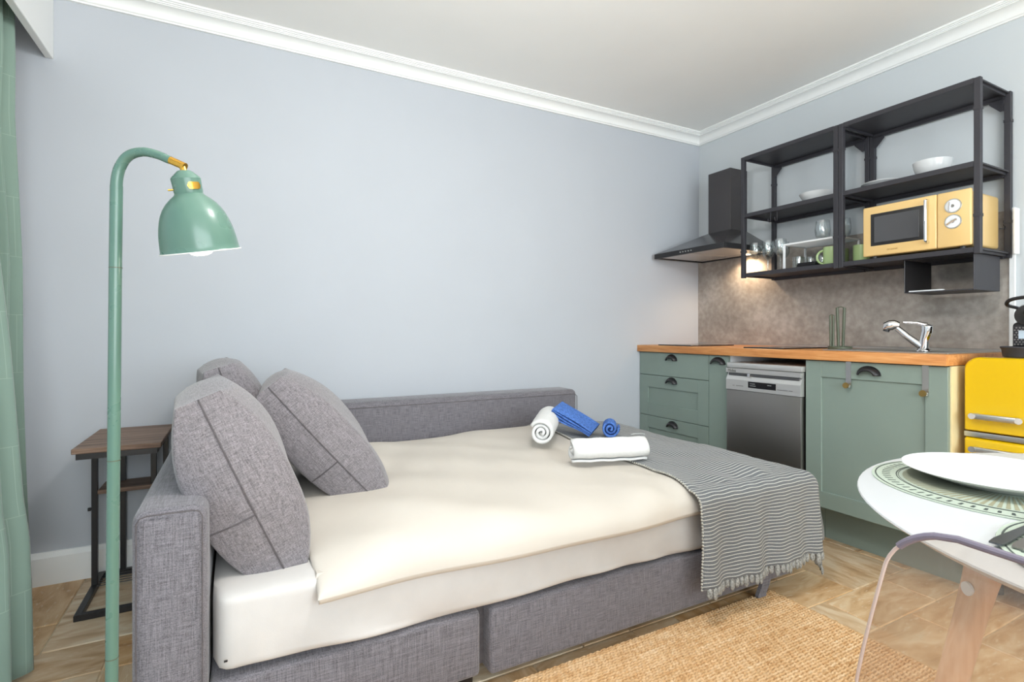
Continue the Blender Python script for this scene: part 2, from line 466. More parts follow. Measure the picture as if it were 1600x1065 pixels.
# cornice: stepped cove swept along the walls with mitred corners
prof = [(0, 2.330), (.010, 2.330), (.012, 2.336), (.016, 2.338)]
for k in range(7):
    t = k/6*pi/2; prof.append((.018+.040*(1-cos(t)), 2.341+.036*sin(t)))
prof += [(.060, 2.377), (.060, 2.381), (.066, 2.381), (.066, 2.386), (.073, 2.386), (.073, 2.391), (.080, 2.391), (.080, 2.40), (0, 2.40)]
def cornice(name, P0, P1):
    # P(d) end points at offset d from the wall
    b = MB(); n = len(prof)
    b.add([P0(d)+(z,) for d, z in prof]+[P1(d)+(z,) for d, z in prof],
          [(i, (i+1) % n, n+(i+1) % n, n+i) for i in range(n)]+[tuple(range(n)), tuple(range(n, 2*n))[::-1]])
    structure(name, b, MAT['trim'], smooth=25)
cornice('trim_1', lambda d: (-3.583, -d), lambda d: (-d, -d))
cornice('trim_2', lambda d: (-d, -d), lambda d: (-d, YF+d))
cornice('trim_3', lambda d: (-d, YF+d), lambda d: (-3.583, YF+d))
# pelmet board hiding the curtain track along the window wall
b = MB(); b.box(-3.609, -3.583, YF, 0, 2.084, ZC, .002, 1)
structure('trim_4', b, MAT['trim'])
b = MB(); b.box(XW, -3.609, YF, 0, 2.30, ZC); structure('trim_5', b, MAT['ceil'])
b = MB(); b.box(-3.72, -3.70, YF+.05, -.02, 2.285, 2.30); structure('trim_6', b, MAT['white_plastic'])

# unseen pendant globe above the frame, form and place chosen to light ceiling
PL = Vector((-2.35, -1.9, 1.92))
cl = thing('pendant_fill', (PL.x, PL.y, 1.80), 'added opal globe pendant lighting the room, unseen above the rug', 'fill lamp')
obj('ceiling_rose', MB().lathe([(0, ZC), (.05, ZC), (.048, ZC-.02), (.008, ZC-.03), (0, ZC-.03)], 32, Matrix.Translation((PL.x, PL.y, 0))), MAT['trim'], cl)
obj('cable', MB().cyl((PL.x, PL.y, ZC-.03), (PL.x, PL.y, PL.z+.13), .003), MAT['black_sat'], cl)
obj('socket', MB().cyl((PL.x, PL.y, PL.z+.115), (PL.x, PL.y, PL.z+.165), .022, .016), MAT['brass'], cl)
obj('globe', MB().sphere(PL, .12, 40), glassy('opal_globe', 'FFFFFF', .1, .1), cl)
l = D.lights.new('pendant_fill_light', 'POINT'); l.energy = 36; l.color = (1, .985, .965); l.shadow_soft_size = .11
o = D.objects.new('pendant_fill_light', l); COL.objects.link(o); o.location = PL

# ------------------------------------------------------------------ sofa bed
sofa = thing('sofa_bed', (-2.05, -.75, 0), 'grey linen sofa bed pulled out flat with low backrest against the wall', 'sofa bed')
b = MB().box(-3.128, -2.992, -1.40, -.03, .03, .632, .026, 4); arm = obj('arm', b, MAT['linen'], sofa)
pts = [(-3.118, -1.402, .03), (-3.118, -1.402, .61), (-3.112, -1.402, .62), (-3.10, -1.402, .6235), (-3.02, -1.402, .6235), (-3.008, -1.402, .62), (-3.002, -1.402, .61), (-3.002, -1.402, .03)]
obj('seam', MB().tube(pts, .0014, 6), MAT['seam'], arm)
b = MB().box(-3.0, -1.195, -.20, -.02, .05, .668, .03, 4); back = obj('backrest', b, MAT['linen'], sofa)
obj('seam', MB().tube([(-2.98, -.199, .642), (-1.215, -.199, .642), (-1.2, -.199, .63), (-1.197, -.199, .1)], .002, 6), MAT['seam'], back)
b = MB().box(-2.99, -2.345, -1.385, -.21, .055, .235, .014, 3); bl = obj('seat_base', b, MAT['linen'], sofa)
b = MB().box(-2.318, -.992, -1.388, -.40, .047, .235, .014, 3); br = obj('pull_out_base', b, MAT['linen'], sofa)
obj('base_core', MB().box(-2.97, -1.02, -1.34, -.22, .06, .232), MAT['seam'], sofa)
for x in (-2.93, -2.37): obj('foot', MB().cyl((x, -1.33, 0), (x, -1.33, .06), .022), MAT['black_sat'], sofa)
for x in (-2.93, -1.25): obj('foot', MB().cyl((x, -.10, 0), (x, -.10, .06), .022), MAT['black_sat'], sofa)
for x in (-2.25, -1.06): obj('castor', MB().cyl((x-.012, -.5, .024), (x+.012, -.5, .024), .024), MAT['black_sat'], sofa)
# curved fabric-covered support leg at the foot end
Y0 = -1.392
prof_leg = [(0, .20), (0, .13), (.004, .10), (.006, .075), (.0, .05), (-.014, .030), (-.02, .018), (-.018, .0115)]
V = []; F = []
for k, (dx, z) in enumerate(prof_leg):
    wv = .048 if z > .05 else .044
    for (ax, ay) in ((0, 0), (wv, 0), (wv, -.014), (0, -.014)): V.append((-1.208+dx+ax, Y0+ay, z))
for k in range(len(prof_leg)-1):
    for q in range(4): F.append((k*4+q, k*4+(q+1) % 4, (k+1)*4+(q+1) % 4, (k+1)*4+q))
F += [(0, 1, 2, 3), tuple(range(len(V)-4, len(V)))]
obj('support_leg', MB().add(V, F), MAT['linen'], sofa)

# mattress in its fitted sheet
MX0, MX1, MY0, MY1, MZ0, MZ1 = -2.985, -.985, -1.392, -.205, .236, .425
def matt():
    # rounded box by superellipse sections around the x axis
    mb = MB(); nx, nr = 150, 96
    def fn(u, v):
        x = MX0+(MX1-MX0)*u
        ex = min(1, min(u, 1-u)/.022); sh = sqrt(max(0, 1-(1-ex)**2))*.10+.90 if ex < 1 else 1
        t = 2*pi*v; c, s_ = cos(t), sin(t); e = .16
        sy = math.copysign(abs(c)**e, c); sz = math.copysign(abs(s_)**e, s_)
        y = (MY0+MY1)/2+sy*(MY1-MY0)/2*sh; z = (MZ0+MZ1)/2+sz*(MZ1-MZ0)/2*(sh if u < .5 or 1 else 1)
        if c < -.3 and abs(sy) > .8:        # front face: pulled diagonal folds
            q = (x-MX0); r = (z-MZ0)/(MZ1-MZ0)
            k = sin(q*11+r*8.5+1.3*sin(q*3.1))*.5+sin(q*23+r*17+2*sin(q*5))*.3
            y += k*.011*min(1, (1.05-r)*1.6)*(1 if q > .08 else q/.08)
            z += .006*sin(q*7+1)*max(0, 1-r*2)
        return (x, y, z)
    mb.grid(fn, nx, nr, cv=True)
    n0 = list(range(nr)); mb.f.append(tuple(n0)); mb.f.append(tuple(range((nx-1)*nr, nx*nr))[::-1])
    return mb
mt = obj('mattress', matt(), MAT['sheet'], smooth=50, origin=(-2.0, -.8, MZ0), label='mattress in a white fitted sheet lying on the grey sofa bed', cat='mattress')
obj('care_tag', MB().box(-2.962, -2.955, MY0-.0075, MY0-.004, .283, .286), MAT['black_sat'], mt)

# duvet ---------------------------------------------------------------
DX0, DX1, DY0, DY1 = -2.785, -.985, -1.432, -.212
def Zd(x, y):
    u = (x-DX0)/(DX1-DX0); v = (y-DY0)/(DY1-DY0)
    u = min(max(u, 0), 1); v = min(max(v, 0), 1)
    eu = (1-abs(2*u-1)**9)**.45; ev = (1-abs(2*v-1)**9)**.5
    h = .058+.028*v+.012*sin(pi*u)
    p = .010*sin(x*5.1+1.2)*sin(y*4.3+.6)+.006*sin(x*9+y*6)+.004*sin(x*14-y*9+1)
    f = max(0, 1-(v/.16))                     # gathers along the front edge
    p += f*(.009*sin(x*27+2.5*sin(x*4.1)+y*9)+.006*sin(x*15+1.1))
    p += .0035*sin(x*19+y*23+2*sin(x*3+y*2))*(.4+.6*sin(x*2.3+1)**2)+.003*sin(x*33-y*12+1.5*sin(y*6))*sin(y*3+x)**2
    zb = .43-.040*max(0, 1-v/.10)
    return zb+(.412+h+p-zb)*eu*ev
def duvet():
    mb = MB(); nu, nv = 170, 120
    def xy(u, v):
        cu = .5-.5*cos(pi*u); cv = .5-.5*cos(pi*v)
        u2 = .35*u+.65*cu; v2 = .35*v+.65*cv
        x = DX0+(DX1-DX0)*u2; y = DY0+(DY1-DY0)*v2
        k = (1-v2)**6; y -= k*(.010*sin(x*6+1)+.005*sin(x*13)); k2 = (1-u2)**8; x += k2*(.012*sin(y*8))
        return x, y, DX0+(DX1-DX0)*u2, DY0+(DY1-DY0)*v2
    def top(u, v): x, y, a, c = xy(u, v); return (x, y, Zd(a, c))
    def bot(u, v): x, y, a, c = xy(u, v); t = min(1, (c-DY0)/.035); return (x, y, (.4265 if c > MY0+.012 else .390-.018*sin(pi*t)**.7) if 0 < v < 1 and 0 < u < 1 else Zd(a, c)-.0004)
    mb.grid(top, nu, nv); mb.grid(bot, nu, nv)
    b_ = []
    N1 = nu*nv
    for i in range(nu-1): b_ += [(i*nv, (i+1)*nv, N1+(i+1)*nv, N1+i*nv), (i*nv+nv-1, (i+1)*nv+nv-1, N1+(i+1)*nv+nv-1, N1+i*nv+nv-1)]
    for j in range(nv-1): b_ += [(j, j+1, N1+j+1, N1+j), ((nu-1)*nv+j, (nu-1)*nv+j+1, N1+(nu-1)*nv+j+1, N1+(nu-1)*nv+j)]
    mb.f += b_
    return mb
dv = obj('duvet', duvet(), MAT['duvet'], smooth=60, origin=(-2.0, -.8, .42), label='cream cotton duvet spread over the white-sheeted bed', cat='duvet')

# blanket -------------------------------------------------------------
BX0 = -1.572; XE = -.945; YE = -1.452; HA, HB = .30, .335
RB = .045
def fall(t, flare):
    if t <= 0: return t, 0.
    q = RB*pi/2
    if t < q: return RB*sin(t/RB), RB*(1-cos(t/RB))
    return RB+flare*(t-q), RB+(t-q)
LU = (XE-RB-BX0); LV = (-.215-(YE+RB))
def bl_pos(a_, b_):
    # cloth coordinates in metres: a_ from the left edge, b_ from the wall side
    a = a_-LU; b_2 = b_-LV
    ox, dx = fall(a, .16); oy, dy = fall(b_2, .05)
    x = XE-RB+ox; y = YE+RB-oy
    both = dx > 0 and dy > 0
    drop = sqrt(dx*dx+dy*dy) if both else dx+dy
    zt = Zd(min(x, DX1-.02), max(y, DY0+.03))+.008
    if dx > 0 or dy > 0: zt = Zd(min(XE-RB, DX1-.05), max(YE+.07, y))*.5+zt*.5 if dy > 0 else zt
    zt = max(zt, .46)
    z = zt-drop
    if dy > 0:
        k = min(1, dy/.22)
        y -= k*(.010*sin(a_*31+.6)+.005*sin(a_*53))
        if both: y += .05*min(1, dx/.15)*k; x += .03*k*min(1, dx/.1)
    if dx > 0:
        k = min(1, dx/.2); x += k*(.014*sin(b_*17)+.006*sin(b_*31+1))
    z += .0015*sin(a_*70)*sin(b_*55)
    return Vector((x, y, z))
def blanket():
    mb = MB(); nu, nv = 90, 170; LA, LB = LU+HA, LV+HB
    def wob(u, b_): return .010*sin(b_*7+1)+.006*sin(b_*15)
    fn = lambda u, v: tuple(bl_pos(u*LA+(1-u)*wob(u, v*LB), v*LB))
    mb.grid(fn, nu, nv, uvf=lambda u, v: (u*LA, v*LB))
    return mb
bk = obj('blanket', blanket(), MAT['blanket'], smooth=80, recalc=True, origin=(-1.25, -.9, .48), label='grey knitted throw with thin white stripes over the foot of the bed', cat='blanket')
sm = bk.modifiers.new('thickness', 'SOLIDIFY'); sm.thickness = .005; sm.offset = 0
LA, LB = LU+HA, LV+HB
k = 0
for i in range(44):
    a_ = .010+i*.0212
    if a_ > LA-.006: break
    p = bl_pos(a_, LB); d = (p-bl_pos(a_, LB-.02)).normalized(); ta = (bl_pos(a_+.004, LB)-bl_pos(a_-.004, LB)).normalized(); nn = d.cross(ta).normalized()
    L = .019+.004*sin(i*2.3); c = p+d*L*.7
    R_ = Matrix((( ta.x, nn.x, d.x, c.x), (ta.y, nn.y, d.y, c.y), (ta.z, nn.z, d.z, c.z), (0, 0, 0, 1)))
    obj('tassel', MB().sphere((0, 0, 0), 1, 10, (.0106, .006, L), R_), MAT['tassel'], bk, smooth=80)
mb = MB()
for i in range(150):
    b_ = LB*i/149; p = bl_pos(.010*sin(b_*7+1)+.006*sin(b_*15), b_)
    mb.sphere(p, .0042, 6)
obj('edge_stitching', mb, MAT['stitch'], bk, kind='stuff')

# cushions ------------------------------------------------------------
def cushion(label, c, lean, yaw, W, H, T, roll=0):
    rot = Matrix.Rotation(yaw, 4, 'Z') @ Matrix.Rotation(lean, 4, 'Y') @ Matrix.Rotation(roll, 4, 'X')
    t = thing('cushion', c, label, 'cushion', 'grey linen back cushions of the sofa bed', rot=rot)
    def P(u, v, w_):
        tt = (1-.44*abs(v)**2.6)*(1-.10*abs(u)**4-.22*(abs(u)**5)*(abs(v)**3))
        x = w_*T/2*tt
        y = u*W/2*(1-.02*v*v+.03*abs(v)**8); z = v*H/2*(1-.02*u*u+.05*abs(u)**8)
        y += .030*u*(1-v*v)*(1-w_*w_)
        z += .022*v*(1-u*u)*(1-w_*w_)
        x += .008*sin(3*v+2*u)*(1-abs(u)**4)
        return (x, y, z)
    mb = MB(); n = 22
    S = [math.copysign(1-(1-abs(-1+2*i/n))**1.3, -1+2*i/n) for i in range(n+1)]
    b = bmesh.new()
    vd = {}
    def vert(a):
        key = tuple(round(q, 5) for q in a)
        if key not in vd:
            # soften the box edges
            u, v, w_ = a
            vd[key] = b.verts.new(P(u, v, w_))
        return vd[key]
    for ax in range(3):
        for s_ in (-1, 1):
            for i in range(n):
                for j in range(n):
                    cs = []
                    for (p, q) in ((S[i], S[j]), (S[i+1], S[j]), (S[i+1], S[j+1]), (S[i], S[j+1])):
                        a = [0, 0, 0]; a[ax] = s_; a[(ax+1) % 3] = p; a[(ax+2) % 3] = q; cs.append(vert(a))
                    try: b.faces.new(cs)
                    except ValueError: pass
    bmesh.ops.smooth_vert(b, verts=b.verts, factor=.5, use_axis_x=True, use_axis_y=True, use_axis_z=True)
    mb.bm(b)
    cover = obj('cover', mb, MAT['linen_c'], t, local=True, smooth=60)
    # piped seams: ring around the middle and across the end panels
    def out(p, k=.0): return p
    ring = []
    for v in [-1+2*i/24 for i in range(25)]: ring.append(P(-1.0, v*.985, 0))
    obj('seam', MB().tube([(x, y-.0005, z) for x, y, z in ring], .0022, 6), MAT['seam'], cover, local=True)
    ring = [P(-1+2*i/24, .985, 0) for i in range(25)]
    obj('seam', MB().tube(ring, .0022, 6), MAT['seam'], cover, local=True)
    ring = [P(-1.0, -.22, -1+i/10) for i in range(11)]
    obj('seam', MB().tube(ring, .0024, 6), MAT['seam'], cover, local=True)
    # edge piping of the end panel
    for w_ in (-.97, .97):
        ring = [P(-.985, -.97+1.94*i/24, w_) for i in range(25)]
        obj('piping', MB().tube([(x*.985, y+.004, z) for x, y, z in ring], .002, 6), MAT['seam'], cover, local=True)
    return t
cushion('large grey linen cushion nearest the lamp, leaning on the sofa arm', (-2.93, -1.035, .622), radians(-23), radians(2), .54, .475, .245)
cushion('grey linen cushion mostly hidden behind the front one by the wall', (-2.925, -.50, .645), radians(-18), radians(3), .46, .49, .225)
cushion('grey linen cushion tipped over onto the cream duvet', (-2.665, -.72, .635), radians(-40), radians(-6), .46, .50, .225)

# towels --------------------------------------------------------------
def towel_roll(name, label, p0, p1, R, m, turns=3.2, group=None):
    """spiral roll from p0 to p1 (centres of the two ends)"""
    p0, p1 = Vector(p0), Vector(p1); d = (p1-p0).normalized(); up = Vector((0, 0, 1)); a = d.cross(up).normalized(); bb = a.cross(d)
    th = R/(turns+.6); mb = MB(); n = int(turns*30); nl = 14; r0 = th*.35
    def fn(u, v):
        ang = 2*pi*turns*(1-u); r = r0+(R-r0)*(1-u)
        tt = v
        if u < .02: pass
        L = (p1-p0).length; e = (u*.0)
        wob = .004*sin(ang*1.7)+.003*sin(ang*.6+2)
        pos = p0+d*(L*tt+(wob if tt in (0, 1) else wob*.3))
        rr = r*(1-.035*abs(2*tt-1)**6)+.0012*sin(tt*23+ang)
        return tuple(pos+(a*cos(ang+2.6)+bb*sin(ang+2.6))*rr)
    mb.grid(fn, n+1, nl)
    t = obj(name, mb, m, smooth=80, origin=(p0+p1)/2-Vector((0, 0, R)), label=label, cat='towel', group=group)
    s_ = t.modifiers.new('thickness', 'SOLIDIFY'); s_.thickness = th*.72; s_.offset = -1
    return t, a, bb, d
zt = lambda x, y: max(Zd(x, y), .4)+.012
R1 = .049
p0 = Vector((-1.80, -1.025, 0)); p1 = Vector((-1.515, -1.12, 0)); 
for p in (p0, p1): p.z = zt(p.x, p.y)+R1+.002
t1, a, bb, d = towel_roll('bath_towel', 'rolled white bath towel lying crosswise at the front', p0, p1, R1, MAT['towel_w'], 3.4)
q = p1-d*.06+bb*(R1+.001)
obj('hanging_loop', MB().tube([q, q+d*.012+bb*.003, q+d*.045+bb*.003, q+d*.055], .0022, 6), MAT['letter_w'], t1)
R2 = .058
p0 = Vector((-1.80, -.80, 0)); p1 = Vector((-1.60, -.55, 0))
for p in (p0, p1): p.z = zt(p.x, p.y)+R2+.002
towel_roll('bath_towel', 'rolled white bath towel behind, with a blue towel resting on it', p0, p1, R2, MAT['towel_w'], 3.0)
R3 = .043
p0 = Vector((-1.435, -.80, 0)); p1 = Vector((-1.355, -.70, 0))
for p in (p0, p1): p.z = zt(p.x, p.y)+R3+.003
towel_roll('face_towel', 'small blue towel curled into a tight roll on the grey throw', p0, p1, R3, MAT['towel_b'], 2.6)
# folded blue towel leaning against the white roll
A_ = Vector((-1.66, -.665, zt(-1.66, -.62)+.125)); B_ = Vector((-1.505, -.755, zt(-1.45, -.75)+.030)); Wd = Vector((.110, .085, .015))
ft = thing('face_towel', (-1.52, -.73, .5), 'small blue towel folded flat, propped slantwise on a white roll', 'towel')
nrm = (B_-A_).cross(Wd).normalized(); nrm = nrm if nrm.z > 0 else -nrm
for k in range(4):
    off = nrm*(-.010*k)
    def fn(u, v, off=off, k=k):
        t = 2*pi*v; c, s_ = cos(t), sin(t); e = .35
        sx = math.copysign(abs(c)**e, c); sz = math.copysign(abs(s_)**.8, s_)
        p = A_+(B_-A_)*u+Wd*(.5+.5*sx)+nrm*(.0055*sz+.004*sin(u*5+k)+.003*sin(sx*3+u*6))+off
        return tuple(p)
    mb = MB(); mb.grid(fn, 22, 24, cv=True); n = len(mb.v); mb.f += [tuple(range(24)), tuple(range(n-24, n))[::-1]]
    obj('fold', mb, MAT['towel_b'], ft, smooth=70)

# ------------------------------------------------------------------ curtain
def interp(tab, z):
    for p, q in zip(tab, tab[1:]):
        if z <= q[0]+1e-6:
            t = max(0, (z-p[0])/(q[0]-p[0])); return tuple(p[i]+(q[i]-p[i])*t for i in range(1, len(p)))
    return tab[-1][1:]
def curtain(tab, ztop, zbot, length, folds, amp, slide, label, org):
    def fn(u, v):
        z = zbot+v*(ztop-zbot); x, y = interp(tab, z); k = .75+.25*(1-v)
        dx = -slide*u-(.5-.5*cos(u*2*pi*folds))*amp*k+.006*sin(v*19+u*9)*u
        dy = -u*length*k+.008*sin(v*9+u*30)*u+.012*sin(u*2*pi*folds*1.0)*k*u
        return (x+dx, y+dy, z)
    mb = MB(); mb.grid(fn, 120, 60, uvf=lambda u, v: (u*length*1.6, v*(ztop-zbot)))
    c = obj('curtain', mb, MAT['curtain'], smooth=80, origin=org, label=label, cat='curtain', group='sage green curtains')
    q = c.modifiers.new('thickness', 'SOLIDIFY'); q.thickness = .003
tabB = [(.014, -3.462, -.69), (.169, -3.48, -.632), (.368, -3.505, -.561), (.483, -3.525, -.542), (.834, -3.56, -.498), (.955, -3.575, -.473), (1.239, -3.60, -.476), (1.519, -3.612, -.54), (2.0, -3.625, -.56), (2.28, -3.64, -.56)]
curtain(tabB, 2.27, .014, .62, 4.5, .06, .05, 'sage green curtain with fine woven lines, the nearer one flaring into the room', (-3.6, -.8, .014))
tabA = [(.012, -3.632, -.060), (.445, -3.632, -.119), (.807, -3.632, -.152), (1.23, -3.632, -.159), (1.437, -3.632, -.185), (1.765, -3.632, -.235), (1.957, -3.634, -.222), (2.13, -3.64, -.21), (2.28, -3.645, -.2)]
curtain(tabA, 2.27, .012, .26, 2.5, .045, .03, 'sage green curtain hanging straight in the shade against the back wall', (-3.65, -.25, .012))

# ------------------------------------------------------------------ floor lamp
LB_ = Vector((-3.125, -1.572, 0)); RX = Vector((.8846, -.4664, 0)); LD = .9/815
lamp = thing('floor_lamp', LB_, 'green enamel reading lamp with brass joint in front of the sofa', 'floor lamp')
def LP(px, py, off=0):     # point in the upright plane through the pole, built from the lamp's own measures
    return LB_+RX*((px-179.5)*LD)+Vector((0, 0, 1+(518-py)*LD))
base_c = LP(176, 1423); 
obj('base', MB().lathe([(0, 0), (.125, 0), (.128, .006), (.125, .014), (.03, .02), (.016, .034), (0, .034)], 48, Matrix.Translation((base_c.x, base_c.y, 0))), MAT['lampgreen'], lamp)
pole = [LP(173, 1405), LP(176.5, 1000), LP(182, 400), LP(183.5, 290)]
rp = .0094
pm = MB().tube(pole, rp, 20); po = obj('pole', pm, MAT['lampgreen'], lamp)
arc = []
for i in range(15):
    t = i/14; ang = pi-t*radians(122)
    arc.append(LP(183.5+49+49*cos(ang)*1.0-0, 287-50*sin(ang)))
arc += [LP(262, 245), LP(268, 248.5)]
arc = [LP(183.5, 300), LP(183.5, 288), LP(185.5, 272), LP(190, 259), LP(197, 248), LP(206, 241), LP(217, 237.5), LP(229, 237), LP(241, 239.5), LP(252, 243), LP(262, 247.5), LP(268, 250)]
# smooth the arc
def smooth_path(p, n=4):
    out = []
    for i in range(len(p)-1):
        a, b_, c, d_ = p[max(i-1, 0)], p[i], p[i+1], p[min(i+2, len(p)-1)]
        for k in range(n):
            t = k/n; out.append(.5*((2*b_)+(c-a)*t+(2*a-5*b_+4*c-d_)*t*t+(-a+3*b_-3*c+d_)*t**3))
    return out+[p[-1]]
sp = smooth_path(arc)
obj('gooseneck', MB().tube(sp, [rp*.98-(rp*.26)*i/len(sp) for i in range(len(sp))], 20), MAT['lampgreen'], lamp)
for py in (418, 719, 1028): 
    c = LP(182.2-(py-400)*.0092, py); obj('joint_ring', MB().cyl(c-Vector((0, 0, .0008)), c+Vector((0, 0, .0008)), rp+.0004, n=24), MAT['holder'], lamp)
obj('brass_joint', MB().cyl(LP(266, 249), LP(291, 260), .0066, .0064, 20).cyl(LP(286, 258), LP(290, 270), .0052, .0052, 16), MAT['brass'], lamp)
# shade: lathe about a slightly tilted axis
axis_top = LP(289, 266); axis_rim = LP(300, 392)
zdir = (axis_top-axis_rim).normalized(); zdir = (Matrix.Rotation(radians(12.5), 3, RX) @ zdir).normalized(); axis_rim = axis_top-zdir*(axis_top-axis_rim).length; xd = RX-zdir*RX.dot(zdir); xd.normalize(); yd = zdir.cross(xd)
sm_ = Matrix(((xd.x, yd.x, zdir.x, axis_rim.x), (xd.y, yd.y, zdir.y, axis_rim.y), (xd.z, yd.z, zdir.z, axis_rim.z), (0, 0, 0, 1)))
k = LD; H0 = (axis_top-axis_rim).length
profS = [(64, 0), (63.2, 1.5), (62.3, 3)]
for (r, h) in ((61.5, 10), (60.6, 20), (59.2, 30), (57, 40), (54, 50), (50, 60), (45, 68.5), (39, 76), (32, 82.5), (24, 88.5), (21.3, 91), (20.4, 95), (20.2, 100), (20.8, 112), (20.9, 114), (19.5, 116.5), (9.5, 126), (5, 127), (0, 127)): profS.append((r, h))
profS = [(r*k*(.9 if h < 89 else 1-.1*max(0, (95-h)/6) if h < 95 else 1), h*k) for r, h in profS]
sh = obj('shade', MB().lathe(profS, 64, sm_), MAT['lampgreen'], lamp, smooth=30)
inner = [(57*k, .4*k)]+[(max(0, r-1.6*k), h) for r, h in profS[2:14]]+[(0, 90*k)]
obj('shade_lining', MB().lathe(inner, 64, sm_), MAT['lampwhite'], sh, smooth=30)
rim = [sm_ @ Vector((57.6*k*cos(2*pi*i/64), 57.6*k*sin(2*pi*i/64), .6*k)) for i in range(64)]
obj('rim', MB().tube(rim, .0009, 6, closed=True), MAT['lampwhite'], sh)
mb = MB(); bp = [(0, -6), (8, -5.6), (14, -3.5), (17, 0), (18, 6), (17, 13), (13, 22), (9, 32), (8, 50), (0, 50)]
mb.lathe([(r*k, h*k) for r, h in bp], 24, sm_); obj('bulb', mb, MAT['bulb'], lamp)
pl = D.lights.new('reading_bulb_light', 'POINT'); pl.energy = .15; pl.color = (1, .9, .75); pl.shadow_soft_size = .02
o = D.objects.new('reading_bulb_light', pl); COL.objects.link(o); o.location = sm_ @ Vector((0, 0, -14*k))
# brass collar plate with its screw, switch stem on the far side
mb = MB()
ang0 = math.atan2((sm_.inverted() @ cam.location).y, (sm_.inverted() @ cam.location).x)
def collar(a, h, r): return sm_ @ Vector((r*cos(a)*k, r*sin(a)*k, h*k))
pts = [(a, h) for a in (ang0+.12, ang0+.30, ang0+.50, ang0+.72, ang0+.90) for h in (0,)]
n = 9; V = []; F = []
for i in range(n):
    a = ang0+.0+(.95)*i/(n-1); e = sqrt(max(0, 1-(2*i/(n-1)-1)**6))
    for h in (-5.5*e, 5.5*e):
        for r in (20.2, 22.2): V.append(collar(a, 102+h, r))
for i in range(n-1):
    a = i*4; c = a+4
    F += [(a, a+1, c+1, c), (a+2, c+2, c+3, a+3), (a+1, a+3, c+3, c+1), (a, c, c+2, a+2)]
F += [(0, 2, 3, 1), (n*4-4, n*4-3, n*4-1, n*4-2)]
obj('brass_plate', MB().add(V, F), MAT['brass'], sh, smooth=20)
obj('screw', MB().cyl(collar(ang0+.18, 102, 21), collar(ang0+.18, 102, 23.6), .003, .0025, 12), MAT['gold'], sh)
obj('switch', MB().cyl(collar(ang0-1.5, 98, 20), collar(ang0-1.5, 98, 27), .0016), MAT['brass'], sh)

# ------------------------------------------------------------------ side table
st = thing('side_table', (-3.31, -.23, 0), 'narrow side table with brown wooden top on a black metal frame', 'side table')
obj('tabletop', MB().box(-3.432, -3.178, -.445, -.022, .585, .603, .002, 1), MAT['brown'], st)
b = MB(); 
for y in (-.432, -.055): b.box(-3.42, -3.19, y-.01, y+.01, .565, .585)
for x in (-3.41, -3.20): b.box(x-.01, x+.01, -.432, -.055, .565, .585)
obj('top_frame', b, MAT['black_sat'], st)
for (x, y) in ((-3.425, -.143), (-3.352, -.035), (-3.235, -.143), (-3.205, -.035)):
    obj('leg', MB().box(x-.0095, x+.0095, y-.0095, y+.0095, .02, .57, .001, 1), MAT['black_sat'], st)
obj('shelf', MB().box(-3.413, -3.195, -.165, -.025, .372, .388, .0015, 1), MAT['brown'], st)
b = MB()
for x in (-3.425, -3.205): b.box(x-.0105, x+.0105, -.40, -.022, 0, .021, .001, 1)
for y in (-.39, -.033): b.box(-3.415, -3.215, y-.0105, y+.0105, 0, .021, .001, 1)
obj('floor_frame', b, MAT['black_sat'], st)
for i in range(5):
    y = -.062-.024*i; obj('wire', MB().cyl((-3.415, y, .017), (-3.215, y, .017), .002, n=8), MAT['black_sat'], st)
obj('wire', MB().cyl((-3.30, -.17, .0195), (-3.30, -.04, .0195), .002, n=8), MAT['black_sat'], st)
obj('adjuster_knob', MB().cyl((-3.436, -.15, .315), (-3.445, -.15, .315), .007, n=12), MAT['black_sat'], st)

# ------------------------------------------------------------------ jute rug
def rug():
    X0, X1, Y1, Y0_ = -2.9, -1.112, -1.374, -3.05
    px, py = .0130, .0105
    mb = MB(); sx, sy = px/4, py/4
    nx = int((X1-X0)/sx); ny = int((Y1-Y0_)/sy)
    # only a strip as deep as the view needs is finely looped
    rr = random.Random(3); V = []; F = []
    ph = [rr.random() for _ in range(ny//4+3)]
    for i in range(nx+1):
        x = X0+i*sx
        for j in range(ny+1):
            y = Y1-j*sy
            r = j/4; row = int(r); fy = r-row
            fx = (i/4+ph[row]*.4+.5*(row % 2)) % 1
            h = (sin(pi*fy)**.7)*(.35+.65*abs(sin(pi*fx))**.8)
            e = min(1, i/4, (nx-i)/4, j/3, (ny-j)/3)
            jag = .004*sin(row*1.7)+.003*sin(row*.37) if i == nx else 0
            V.append((x+jag, y+.0015*sin(i*.8+row), .0035+(.0068*h+.001*sin(x*9+row*.3))*e))
    for i in range(nx):
        for j in range(ny):
            a = i*(ny+1)+j; F.append((a, a+1, a+ny+2, a+ny+1))
    mb.add(V, F)
    mb.box(X0+.002, X1-.002, Y0_+.002, Y1-.002, .0004, .0034)
    return mb
import numpy as np
obj('rug', rug(), MAT['jute'], smooth=80, recalc=False, origin=(-2.0, -2.0, 0), label='honey coloured chunky jute rug on the floor before the bed', cat='rug')

